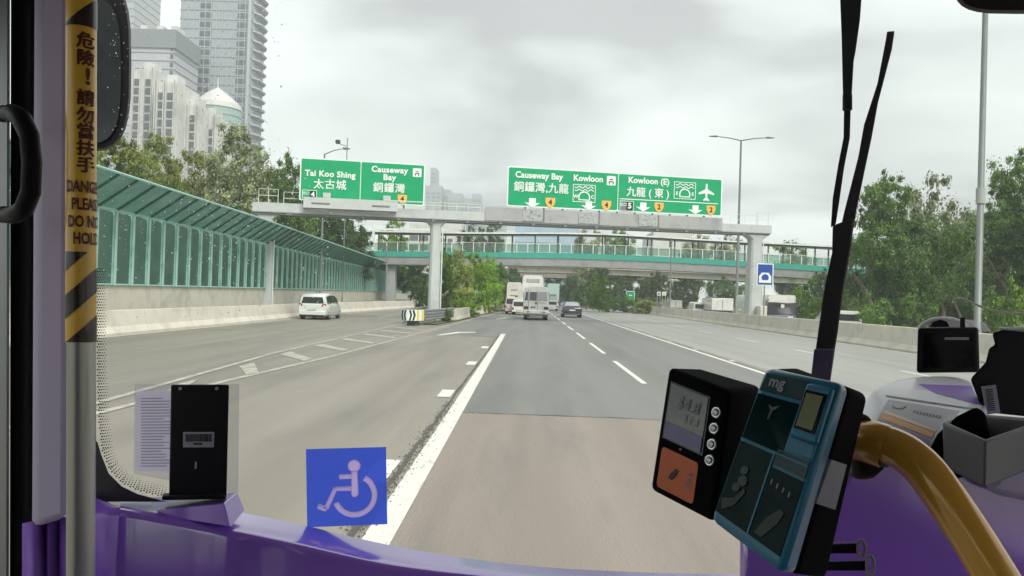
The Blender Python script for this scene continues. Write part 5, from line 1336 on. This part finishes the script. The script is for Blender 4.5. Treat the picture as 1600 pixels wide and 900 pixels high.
def cr_rows(rows, n=4):
    out_ = []
    for i in range(len(rows)-1):
        r0, r1, r2, r3 = rows[max(i-1,0)], rows[i], rows[i+1], rows[min(i+2,len(rows)-1)]
        for k in range(n):
            t = k/n; out_.append([.5*((2*b_)+(c_-a_)*t+(2*a_-5*b_+4*c_-d_)*t*t+(3*b_-a_-3*c_+d_)*t**3) for a_,b_,c_,d_ in zip(r0,r1,r2,r3)])
    return out_ + [rows[-1]]
b.loft(cr_rows(rows)); b.build('ledge', M['purple'], ds, smooth=50)
b = MB()
b = MB(); k0 = [W(140,772,1.50), W(190,776,1.52)]; f0 = [W(140,776,1.27), W(188,793,1.36)]
b.loft([[k_, f_, f_+Vector((0,-.002,-.006)), dn(f_), dn(k_)] for k_, f_ in zip(k0, f0)]); b.build('corner_side', M['purple'], ds, smooth=45)
# raised mount on which the black box stands
b = MB()
tA, tB, tC, tD = W(216,799,1.425), W(350,786,1.425), W(371,769,1.50), W(240,777,1.53)
bA, bB, bC = W(216,800,1.41), W(361,824,1.42), W(383,797,1.52)
b.add([tA,tB,tC,tD, bA, bB, bC, W(250,790,1.55)], [(0,1,2,3),(0,4,5,1),(1,5,6,2),(2,6,7,3),(3,7,4,0),(4,7,6,5)]); b.build('raised_mount', M['purple'], ds, bevel=.007, seg=4)

# --- windscreen frit dots and bottom corner band
curve = [(149,420),(150,520),(151,600),(153,660),(158,705),(170,735),(190,756),(215,768),(260,779)]
def along(k, step):
    pts = []
    for (x0_,y0_),(x1_,y1_) in zip(k, k[1:]):
        L_ = math.hypot(x1_-x0_, y1_-y0_); n_ = max(1, int(L_/step))
        for i in range(n_): t_ = i/n_; pts.append((x0_+(x1_-x0_)*t_, y0_+(y1_-y0_)*t_, (y1_-y0_)/L_, -(x1_-x0_)/L_))
    return pts
b = MB(); fr_ = along(curve, 4.3)
for i, (x, y, nx, ny) in enumerate(fr_):
    wdt = 16 if y < 600 else 20
    for r_ in range(5):
        d_ = 2 + r_*3.6 + (1.8 if i % 2 else 0); s_ = 2.1*(1 - r_*.15)
        px, py = x+nx*d_, y+ny*d_
        if r_*3.6 > wdt-2: continue
        c = WG(px, py, .003); rr_ = s_*c.y/FPX*.66
        b.prism([c+Vector((rr_*math.cos(a), 0, rr_*math.sin(a))) for a in [math.pi/3*q for q in range(6)]], (0,.0008,0))
tag(b.build('frit_dots', M['black'], bus), kind='stuff')
plate('frit_band', bus, [(140,690),(152,690),(158,710),(170,740),(190,760),(215,772),(260,784),(140,784)], M['black'], .002, Y=1.40)

# --- black box with barcode, notice paper, wheelchair sticker
bxr = empty('validator_box', W(311,779,1.45), 'upright black plastic box with a barcode label on the left of the dashboard', 'device')
plate('case', bxr, [(267,601),(358,601),(354,778),(264,778)], M['blackp'], .04, Y=1.44, bevel=.003)
plate('foot', bxr, [(253,775),(350,772),(354,780),(253,782)], M['blackp'], .05, Y=1.425, bevel=.002)
plate('barcode_label', bxr, [(286,675),(335,675),(334,699),(286,699)], M['label_g'], .0006, Y=1.4388)
b = MB(); x = 290
while x < 330:
    w_ = rnd.choice([.8,1.2,2.0]); P = [W(x,678,1.4378),W(x+w_,678,1.4378),W(x+w_,690,1.4378),W(x,690,1.4378)]; b.prism(P, (0,.0004,0)); x += w_ + rnd.choice([.9,1.4])
P = [W(302,692,1.4378),W(316,692,1.4378),W(316,695,1.4378),W(302,695,1.4378)]; b.prism(P, (0,.0004,0))
tag(b.build('barcode_print', M['black'], bxr), kind='stuff')
for px in (282, 339): b = MB(); c = W(px, 607, 1.4385); b.tube([c, c+Vector((0,-.0025,0))], .003, 10); b.build('screw', M['grey_p'], bxr)
b = MB(); c = W(306,727,1.4385); b.box(c.x-.0015,c.y-.001,c.z-.006,c.x+.0015,c.y+.001,c.z+.006); b.build('slot', M['grey_p'], bxr)
hold = empty('notice_holder', WG(290,690,.03), 'clear acrylic holder on the windscreen behind the black box', 'holder')
plate('sheet', hold, [(210,600),(374,600),(372,772),(209,740)], M['acryl'], .002, Y=1.53)
nt_ = empty('paper_notice', WG(238,735,.02), 'faded violet paper notice of tiny print behind the left edge of the black box', 'notice')
plate('sheet', nt_, [(212,612),(300,609),(300,738),(210,735)], M['paper'], .001, Y=1.545)
b = MB()
for i in range(24):
    y0_ = 622+i*4.6; x1_ = 222+rnd.uniform(30,60)
    P = [W(220,y0_,1.5442),W(x1_,y0_-.5,1.5442),W(x1_,y0_+1.0,1.5442),W(220,y0_+1.5,1.5442)]; b.prism(P, (0,.0004,0))
tag(b.build('print_lines', M['ink'], nt_), kind='stuff')
# wheelchair sticker
SY = 1.56
st = empty('wheelchair_sticker', W(541,820,SY), 'blue wheelchair symbol sticker on the lower windscreen', 'sticker')
SQ = [(478,702),(603,698.5),(605,819),(480,824)]
P = [W(x,y,SY) for x,y in SQ]; b = MB(); b.prism(P, (0,.0012,0)); sheet_ = b.build('sheet', M['stk_blue'], st)
def Sq(x, y, d=.001):     # symbol coordinates 0..100
    u, v = x/100, y/100; p = P[0].lerp(P[1], u).lerp(P[3].lerp(P[2], u), v); return p + Vector((0,-d,0))
def band(pts, w_, name, d=.001, cap=True):
    b = MB(); L_ = []; R_ = []
    for i, (x,y) in enumerate(pts):
        a = pts[max(0,i-1)]; c = pts[min(len(pts)-1,i+1)]; tx, ty = c[0]-a[0], c[1]-a[1]; l = math.hypot(tx,ty); nx, ny = -ty/l*w_/2, tx/l*w_/2
        L_.append(Sq(x+nx,y+ny,d)); R_.append(Sq(x-nx,y-ny,d))
    for i in range(len(pts)-1): b.prism([L_[i],L_[i+1],R_[i+1],R_[i]], (0,.0006,0))
    return b
def sym(name, b): return b.build(name, M['stk_lil'], st)
b = MB(); b.prism([Sq(60+8*math.cos(2*math.pi*i/20), 23+8*math.sin(2*math.pi*i/20)) for i in range(20)], (0,.0006,0)); sym('figure_head', b)
b = MB(); b.prism([Sq(56.5,30),Sq(64,30),Sq(65,60),Sq(62,63),Sq(58,63),Sq(56,60)], (0,.0006,0)); sym('figure_torso', b)
sym('figure_arm', band([(41,36.5),(57,36.5)],6,'',.0018)); 
sym('figure_leg', band([(57,52),(36,52),(24,77)],6,'',.0022)); sym('figure_foot', band([(25,78),(13.5,73)],6,'',.0028))
sym('wheel_ring', band([(60+25*math.cos(R(a)), 61+25*math.sin(R(a))) for a in range(-60, 170, 10)],7,'',.0014))

# let the figure into the sheet: its outline is cut out of the blue so that light comes through both alike
bpy.context.view_layer.update()
for o in [q for q in st.children if q != sheet_]:
    cut = o.data.copy()
    ys_ = [v.co.y for v in cut.vertices]; y0_, y1_ = min(ys_), max(ys_); ym = (y0_+y1_)/2
    co_ = bpy.data.objects.new('cutter', cut); COL.objects.link(co_); co_.parent = st
    for v in cut.vertices: v.co.y += -.003 if v.index in () else 0
    bmc = bmesh.new(); bmc.from_mesh(cut)
    # every prism of the mesh: its front half of vertices comes first
    isl_seen = set()
    for v in bmc.verts:
        if v in isl_seen: continue
        st_ = [v]; comp = []
        while st_:
            q = st_.pop()
            if q in isl_seen: continue
            isl_seen.add(q); comp.append(q); st_ += [e_.other_vert(q) for e_ in q.link_edges]
        comp.sort(key=lambda q: q.index); h_ = len(comp)//2
        for q in comp[:h_]: q.co.y -= .004
        for q in comp[h_:]: q.co.y += .004
    bmesh.ops.recalc_face_normals(bmc, faces=bmc.faces); bmc.to_mesh(cut); bmc.free()
    md = sheet_.modifiers.new('cut', 'BOOLEAN'); md.operation = 'DIFFERENCE'; md.object = co_; md.solver = 'EXACT'; md.use_self = True
bpy.context.view_layer.update()
dg = bpy.context.evaluated_depsgraph_get(); nm_ = bpy.data.meshes.new_from_object(sheet_.evaluated_get(dg))
if len(nm_.polygons) > 20: sheet_.modifiers.clear(); sheet_.data = nm_
else: sheet_.modifiers.clear()
for o in [q for q in bpy.data.objects if q.name.startswith('cutter')]: bpy.data.objects.remove(o)
# ------------------------------------------------------------------ readers on the rail
def box8(name, parent, front, back, m, bevel=.004, seg=3):
    b = MB(); b.hexa([W(*p) for p in front] + [W(*p) for p in back]); return b.build(name, m, parent, bevel=bevel, seg=seg)
class Face:
    def __init__(s, TL, TR, BR_, BL_, parent):
        s.P = [W(*p) for p in (TL, TR, BR_, BL_)]; s.par = parent
        s.n = (s.P[3]-s.P[0]).cross(s.P[1]-s.P[0]).normalized()
        if s.n.dot(CAM - s.P[0]) < 0: s.n = -s.n
    def at(s, u, v, d=0): return s.P[0].lerp(s.P[1], u).lerp(s.P[3].lerp(s.P[2], u), v) + s.n*d
    def pad(s, name, uv, m, d=.001, thick=None, bevel=0):
        t_ = thick or d; b = MB(); b.prism([s.at(u, v, d) for u, v in uv], -s.n*t_); return b.build(name, m, s.par, bevel=bevel)
    def rect(s, name, u0, v0, u1, v1, m, d=.001, thick=None, bevel=0, r=0):
        if r:
            pts = []
            for cu, cv, a0 in ((u1-r, v0+r, -90), (u1-r, v1-r, 0), (u0+r, v1-r, 90), (u0+r, v0+r, 180)):
                for k in range(4): a = R(a0+30*k); pts.append((cu+r*math.cos(a), cv+r*math.sin(a)))
        else: pts = [(u0,v0),(u1,v0),(u1,v1),(u0,v1)]
        return s.pad(name, pts, m, d, thick, bevel)
    def text(s, t_, u, v, size, m, d=.002, rot=0, bold=0, name='lettering', kind=None):
        ex = (s.P[1]-s.P[0]).normalized(); ey = -(s.n.cross(ex)).normalized()
        if ey.dot(s.P[0]-s.P[3]) < 0: ey = -ey
        v_, f_ = text_mesh(t_, size, bold, 0, 'CENTER', 1); c = s.at(u, v, d); b = MB(); ca, sa = math.cos(rot), math.sin(rot)
        b.add([c + ex*(p.x*ca-p.y*sa) + ey*(p.x*sa+p.y*ca) for p in v_], f_); return b.build(name, m, s.par, recalc=False)
# fare display
fr1 = empty('fare_display', W(1080,800,.80), 'black fare machine with a grey screen, four round buttons and an orange label', 'fare machine')
F4 = [(1044,573,.84),(1141,611,.775),(1113,816,.765),(1015,765,.83)]
B4 = [(1090,575,.90),(1190,604,.86),(1165,812,.85),(1060,765,.89)]
box8('case', fr1, F4, B4, M['matte_k'], .006)
f = Face(*F4, fr1)
f.rect('bezel', .09,.10,.74,.56, M['blackg'], .0012)
f.rect('screen', .115,.115,.715,.545, mat('screen_haze', (.155,.165,.15), .12, var=.25, nscale=12, spec=.8), .002, r=.01)
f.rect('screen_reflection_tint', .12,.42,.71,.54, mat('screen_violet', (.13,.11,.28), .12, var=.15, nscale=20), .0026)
f.text('$4.8', .44,.235, .017, M['label_g'], .0034); f.text('11:1', .52,.34, .012, M['label_g'], .0034)
for k in range(4):
    c = f.at(.865, .195+.123*k, 0); b = MB(); b.tube([c, c+f.n*.0025, c+f.n*.0035], [.0058,.0058,.005], 22); bt = b.build('button', M['chrome'], fr1, smooth=35)
    b = MB(); b.tube([c+f.n*.0036, c+f.n*.0048, c+f.n*.0053], [.0038,.0036,.0028], 20); b.build('button_cap', mat('button_pale', (.45,.46,.46), .25, metal=.5), bt, smooth=35)
f.rect('orange_label', .11,.625,.70,.945, M['orange'], .0012, r=.035)
f.pad('hand_symbol', [(.28,.84),(.31,.80),(.38,.745),(.42,.75),(.40,.79),(.34,.84)], M['black'], .0022)
f.text('拍卡', .61,.785, .009, M['label_g'], .0022, rot=R(90))
c = f.at(.40,.585,.0005); b = MB(); b.tube([c, c+f.n*.001], .0012, 8); b.build('led', M['grey_p'], fr1)
# teal card reader
fr2 = empty('card_reader', W(1230,880,.72), 'teal smart card reader with dark windows, cable-tied to the yellow rail', 'card reader')
TL, TR_, BR2, BL2 = (1194,575,.74),(1316,598,.675),(1221,898,.655),(1108,812,.72)
BK = [(1240,572,.80),(1358,618,.745),(1292,908,.73),(1180,830,.79)]
# black rear shell, teal front cover
b = MB(); Fp = [W(*p) for p in (TL,TR_,BR2,BL2)]; Bp = [W(*p) for p in BK]
mid = [a.lerp(c, .28) for a, c in zip(Fp, Bp)]
b.hexa([m_ for m_ in mid] + Bp); b.build('rear_shell', M['matte_k'], fr2, bevel=.007, seg=3)
b = MB(); b.hexa(Fp + [a.lerp(c, .30) for a, c in zip(Fp, Bp)]); b.build('front_cover', M['tealp'], fr2, bevel=.007, seg=3)
g_ = Face(TL, TR_, BR2, BL2, fr2)
g_.pad('header_panel', [(.07,.03),(.62,.03),(.60,.145),(.05,.145)], M['tealg'], .0010, bevel=0)
g_.rect('window_panel', .05,.165,.60,.455, M['lens'], .0012)
g_.rect('window_panel', .05,.475,.50,.93, M['lens'], .0012)
g_.rect('window_panel', .53,.54,.93,.93, M['lens'], .0012)
g_.rect('window_panel', .53,.435,.93,.525, M['tealg'], .0012)
g_.rect('rib', .04,.456,.93,.466, M['tealp'], .0022); g_.rect('rib', .503,.47,.522,.93, M['tealp'], .0024)
g_.rect('display_housing', .645,.045,.965,.34, M['tealp'], .006, bevel=.002)
g_.rect('display_bezel', .675,.085,.93,.30, M['blackg'], .0072); g_.rect('lcd', .70,.10,.90,.285, M['lcd'], .0080)
g_.rect('front_step', .62,.345,.95,.425, M['tealp'], .003, bevel=.001)
g_.text('mg', .25,.075, .014, M['label_g'], .0020, bold=.0004)
g_.pad('window_mark', [(.24,.215),(.30,.225),(.38,.205),(.34,.235),(.315,.24),(.30,.30),(.285,.30),(.29,.245)], mat('faint_print_d', (.09,.11,.10), .5), .0022)
for k in range(4): g_.rect('indicator_bar', .58+.08*k,.60+.006*k,.595+.08*k,.628+.006*k, M['label_g'], .0022)
g_.pad('arrow_mark', [(.07,.84),(.22,.80),(.30,.72),(.33,.74),(.25,.84),(.12,.90)], mat('faint_print', (.02,.042,.038), .5), .0022)
g_.pad('hand_mark', [(.58,.90),(.66,.80),(.78,.72),(.84,.73),(.80,.80),(.68,.90)], mat('faint_print_b', (.02,.042,.038), .5), .0022)
for k_, (u, v, r_) in enumerate(((.23,.63,.004),(.25,.69,.005),(.20,.74,.004))):
    c = g_.at(u, v, .0012); b = MB(); b.tube([c, c+g_.n*.001], r_, 12); b.build('card_mark', mat('faint_print_c%d' % k_, (.035,.06,.055), .5), fr2)
# side label
Sf = Face(*[tuple(q) for q in ((1318,598,.675),(1358,618,.745),(1292,908,.73),(1222,898,.655))], fr2)
cen = [W(*p) for p in ((1292,716,.688),(1316,724,.705),(1298,794,.698),(1268,784,.682))]
b = MB(); b.prism([p + Sf.n*.004 for p in cen], -Sf.n*.003); b.build('side_label', M['label_g'], fr2)
# rail
RAIL = [(1345,688,.80),(1362,690,.79),(1392,697,.775),(1420,712,.76),(1445,735,.745),(1475,775,.73),(1515,835,.715),(1560,908,.70),(1600,975,.69)]
hr = empty('handrail', W(1560,900,.70), 'bent ochre handrail coming up from the lower right corner', 'handrail')
def cat(pts, n=5):
    P_ = [W(*p) for p in pts]; out_ = []
    for i in range(len(P_)-1):
        p0 = P_[max(i-1,0)]; p1 = P_[i]; p2 = P_[i+1]; p3 = P_[min(i+2,len(P_)-1)]
        for k in range(n):
            t_ = k/n; out_.append(.5*((2*p1)+(p2-p0)*t_+(2*p0-5*p1+4*p2-p3)*t_*t_+(3*p1-p0-3*p2+p3)*t_**3))
    return out_ + [P_[-1]]
b = MB(); b.tube(cat(RAIL), .0185, 24); b.build('tube', M['bronze'], hr, smooth=60)
b = MB(); pp = cat([(1338,683,.81),(1352,688,.80),(1372,694,.785),(1384,698,.78)]); b.tube(pp, [.0215]*len(pp), 24); b.build('collar', M['bronze'], hr, smooth=50)
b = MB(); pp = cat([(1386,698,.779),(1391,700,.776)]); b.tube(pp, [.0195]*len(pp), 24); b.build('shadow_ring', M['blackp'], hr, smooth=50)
b = MB(); b.prism([W(1330,640,.80),W(1362,650,.79),W(1392,700,.78),W(1384,735,.78),W(1366,752,.79),W(1335,752,.80)], (0,.03,0)); b.build('clamp', mat('clamp_brown', (.055,.033,.022), .5, var=.2), hr, bevel=.006)
# cable ties
for i, (y0_, lab) in enumerate(((857,'upper'),(884,'lower'))):
    r0 = empty('cable_tie', W(1320,y0_,.78), f'{lab} of the two black cable ties below the card reader', 'cable tie', 'cable ties')
    dx_ = 0 if i == 0 else 14
    plate('strap', r0, [(1285,y0_-6),(1342+dx_,y0_-8),(1344+dx_,y0_+8),(1285,y0_+8)], M['blackp'], .004, Y=.79, bevel=.001)
    if i == 0:
        for k in range(9): plate('tooth', r0, [(1296+k*4.6,y0_-10),(1298.5+k*4.6,y0_-10),(1298.5+k*4.6,y0_-7.5),(1296+k*4.6,y0_-7.5)], M['grey_p'], .003, Y=.789)
    b = MB(); rr_ = [W(1346+dx_+6*math.cos(a), y0_+13*math.sin(a)*(1.2 if i else 1), .787) for a in [2*math.pi*k/16 for k in range(17)]]; b.tube(rr_, .0016, 8); b.build('buckle', M['grey_p'], r0, smooth=50)

# ------------------------------------------------------------------ driver's side mouldings
dc = empty('driver_cowl', W(1450,800,.95), 'glossy purple cowl and pale instrument hood round the driver area at the right', 'cowl')
def shell(name, rows_px, m, parent=dc, thick=.008, sm_=60, bevel=None, wrap=None):
    b = MB(); b.grid([[W(*p) for p in r] for r in rows_px]); o = b.build(name, m, parent, smooth=sm_)
    u_ = o.modifiers.new('round','SUBSURF'); u_.levels = 3; u_.render_levels = 3
    if wrap is not None:
        w_ = o.modifiers.new('wrap','SHRINKWRAP'); w_.target = wrap; w_.wrap_method = 'NEAREST_SURFACEPOINT'; w_.wrap_mode = 'OUTSIDE_SURFACE'; w_.offset = .0012
    else:
        s_ = o.modifiers.new('thick','SOLIDIFY'); s_.thickness = thick; s_.offset = 0
    return o
# purple half-height wall
plate('purple_wall', dc, [(1153,816),(1290,790),(1342,700),(1352,672),(1400,690),(1480,705),(1560,700),(1605,672),(1700,640),(1700,1010),(1153,1010)], M['purple'], .05, Y=1.02, bevel=.012)
# pale hood, curved
hood_ = shell('hood', [[(1342,668,1.16),(1352,632,1.20),(1376,604,1.26),(1430,592,1.34),(1500,592,1.42)],
               [(1346,672,1.12),(1368,652,1.14),(1402,622,1.19),(1462,606,1.24),(1528,608,1.29)],
               [(1400,694,1.08),(1425,688,1.09),(1455,668,1.12),(1500,645,1.16),(1540,636,1.2)],
               [(1450,730,1.05),(1456,722,1.06),(1468,700,1.08),(1500,662,1.10),(1545,640,1.13)]], M['white_p'], thick=.01)
# stickers on the hood
def strip_on(name, pts, m, th=.0015): return plate(name, dc, pts, m, th)
from mathutils.bvhtree import BVHTree
bpy.context.view_layer.update()
dg = bpy.context.evaluated_depsgraph_get(); he = hood_.evaluated_get(dg).data
hb = BVHTree.FromPolygons([hood_.matrix_world @ v.co for v in he.vertices], [tuple(p.vertices) for p in he.polygons])
def on_hood(px, py, lift=.0015):
    d = (W(px, py, 1.0) - CAM).normalized(); h = hb.ray_cast(CAM, d)
    return (h[0] - d*lift) if h[0] is not None else None
def decal(name, q, m, nu=14, nv=6, lift=.0015):
    """q: four photo pixels; laid on the hood's surface"""
    b = MB(); V = {}
    for i in range(nu+1):
        for k in range(nv+1):
            u, v = i/nu, k/nv
            x = (q[0][0]*(1-u)+q[1][0]*u)*(1-v)+(q[3][0]*(1-u)+q[2][0]*u)*v; y = (q[0][1]*(1-u)+q[1][1]*u)*(1-v)+(q[3][1]*(1-u)+q[2][1]*u)*v
            p = on_hood(x, y, lift)
            if p is not None: V[i,k] = len(b.v); b.v.append(p)
    for i in range(nu):
        for k in range(nv):
            c = [(i,k),(i+1,k),(i+1,k+1),(i,k+1)]
            if all(z in V for z in c): b.f.append(tuple(V[z] for z in c))
    if b.f: b.build(name, m, dc, smooth=60, recalc=False)
decal('label_sheet', [(1388,624),(1500,642),(1462,700),(1366,662)], M['label_w'])
decal('orange_stripe', [(1379,645),(1460,676),(1456,684),(1375,653)], mat('stripe_orange', (.80,.40,.16), .4, var=.1), lift=.003)
decal('cream_stripe', [(1383,641),(1463,671),(1461,675),(1380,645)], mat('stripe_cream', (.82,.70,.45), .4), lift=.003, nv=2)
decal('violet_stripe', [(1374,655),(1455,687),(1450,697),(1368,662)], mat('stripe_violet', (.30,.22,.42), .4), lift=.003)
decal('slot', [(1434,600),(1518,603),(1532,633),(1462,614)], M['purple_d'], lift=.002)
decal('seam', [(1384,617),(1530,639),(1530,641),(1384,619)], M['grey_p'], nv=1, nu=20, lift=.0025)
for k_ in range(9): decal('faint_print', [(1428+k_*5,640+k_*1.1),(1431+k_*5,640.7+k_*1.1),(1430+k_*5,645+k_*1.1),(1427+k_*5,644.3+k_*1.1)], M['label_g'], nu=1, nv=1, lift=.003)
b = MB(); rr_ = [on_hood(1405+10*math.cos(a), 634+5*math.sin(a), .0015) for a in [math.pi*k/10 for k in range(0,11)]]
rr_ = [p for p in rr_ if p is not None]; b.tube(rr_, .0012, 8); b.build('swoosh_mark', M['grey_p'], dc, smooth=50)
# dark slot behind the hood and edge trims
plate('hood_edge', dc, [(1440,735),(1447,712),(1464,680),(1494,652),(1526,636),(1540,645),(1550,700),(1510,745),(1480,752),(1446,738)], M['matte_k'], .03, Y=1.0, bevel=.004)
# grey open tray
tr_ = empty('dash_tray', W(1530,730,1.0), 'grey open plastic tray on the driver side cowl', 'tray')
A_, B_, C_, D_ = W(1472,660,.99), W(1540,690,.93), W(1640,655,1.00), W(1512,645,1.10)      # rim corners
cen_ = (A_+B_+C_+D_)/4
ins = [p.lerp(cen_, .16) for p in (A_,B_,C_,D_)]
dz = Vector((0,0,-.055)); b = MB()
o4 = [A_,B_,C_,D_]
b.v = [Vector(p) for p in o4] + [p.lerp(cen_, .05)+dz for p in o4] + ins + [p+Vector((0,0,-.045)) for p in ins]
for k in range(4):
    n_ = (k+1) % 4
    b.f += [(k, n_, 4+n_, 4+k), (k, 8+k, 8+n_, n_), (8+k, 12+k, 12+n_, 8+n_)]
b.f += [(4,5,6,7), (12,15,14,13)]
b.build('box', mat('tray_charcoal', (.13,.125,.13), .45, var=.08), tr_, bevel=.004, seg=3)
plate('side_moulding', dc, [(1534,764),(1552,750),(1575,712),(1598,678),(1700,615),(1700,800),(1610,785),(1560,775)], M['lilac'], .03, Y=.985, bevel=.01)
# black device with barcode
bd = empty('ticket_machine', W(1560,640,1.15), 'stepped black housing with a white barcode label beside the small monitor', 'machine')
plate('housing', bd, [(1516,592),(1540,566),(1546,542),(1555,540),(1550,520),(1568,515),(1625,520),(1640,600),(1640,655),(1545,645),(1530,630)], M['blackp'], .08, Y=1.16, bevel=.006)
plate('light_edge', bd, [(1560,512),(1602,510),(1602,516),(1566,517)], M['white_p'], .05, Y=1.17, bevel=.002)
plate('barcode_label', bd, [(1533,604),(1556,601),(1563,645),(1541,648)], M['label_g'], .001, Y=1.158)
b = MB()
for k in range(11):
    y0_ = 609+k*3.1; P_ = [W(1540+k*.45,y0_,1.1568),W(1551+k*.45,y0_-1.2,1.1568),W(1551+k*.45,y0_+.3,1.1568),W(1540+k*.45,y0_+1.5,1.1568)]; b.prism(P_, (0,.0004,0))
tag(b.build('barcode_print', M['black'], bd), kind='stuff')
# small monitor
mo = empty('monitor', W(1480,584,1.4), 'small black rear-view monitor hanging in front of the right barrier', 'monitor')
plate('case', mo, [(1434,512),(1529,511),(1531,582),(1432,583)], M['blackp'], .03, Y=1.40, bevel=.005)
plate('screen', mo, [(1445,521),(1521,520),(1522,574),(1444,575)], M['screen_off'], .001, Y=1.3985)
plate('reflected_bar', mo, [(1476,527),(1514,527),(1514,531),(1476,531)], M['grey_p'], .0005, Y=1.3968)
b = MB(); rr_ = [W(1474+38*math.cos(a), 518+20*math.sin(a)*-1, 1.45) for a in [math.pi*(-.05+1.05*k/16) for k in range(17)]]; b.tube(rr_, .004, 8); b.build('mount_ring', M['white_p'], mo, smooth=50)
plate('mount_plate', mo, [(1470,498),(1520,500),(1522,512),(1462,512)], M['white_p'], .01, Y=1.46, bevel=.002); plate('mount_disc', mo, [(1452,511),(1458,503),(1470,499),(1480,503),(1484,511)], M['blackp'], .01, Y=1.44, bevel=.001)
plate('mount_fin', mo, [(1532,500),(1540,507),(1549,518),(1534,518)], M['white_p'], .01, Y=1.45, bevel=.001)
b = MB(); b.tube(cat([(1504,508,1.39),(1500,492,1.40),(1491,470,1.41),(1494,466,1.41),(1508,468,1.41),(1540,482,1.40),(1570,488,1.39),(1610,491,1.38)]), .0018, 8); b.build('cable', M['cable'], mo, smooth=60)
plate('plug', mo, [(1500,496),(1508,496),(1508,512),(1500,512)], M['blackp'], .008, Y=1.385, bevel=.001)
# ------------------------------------------------------------------ rain on the glass
bm = bmesh.new(); bmesh.ops.create_icosphere(bm, subdivisions=1, radius=1); iv = [v.co.copy() for v in bm.verts]; jf = [tuple(v.index for v in f_.verts) for f_ in bm.faces]; bm.free()
b = MB()
def drop(px, py, r):
    c = WG(px, py, .0); b.add([c + Vector((v.x*r, v.y*r*.35+.002, v.z*r*1.15)) for v in iv], jf)
for i in range(1150):
    k = rnd.random()
    if k < .5: px, py = rnd.gauss(345, 45), rnd.uniform(0, 420)
    elif k < .75: px, py = rnd.uniform(160, 520), rnd.uniform(250, 500)
    elif k < .86: px, py = rnd.gauss(205, 25), rnd.uniform(0, 240)
    else:
        py = rnd.uniform(640, 860); px = 690 - (py-640)*.35 + rnd.gauss(0, 40)
    if px < 155: continue
    drop(px, py, abs(rnd.gauss(0, .0006)) + .0004)
tag(b.build('rain_drops', M['drop'], bus, smooth=60), kind='stuff')
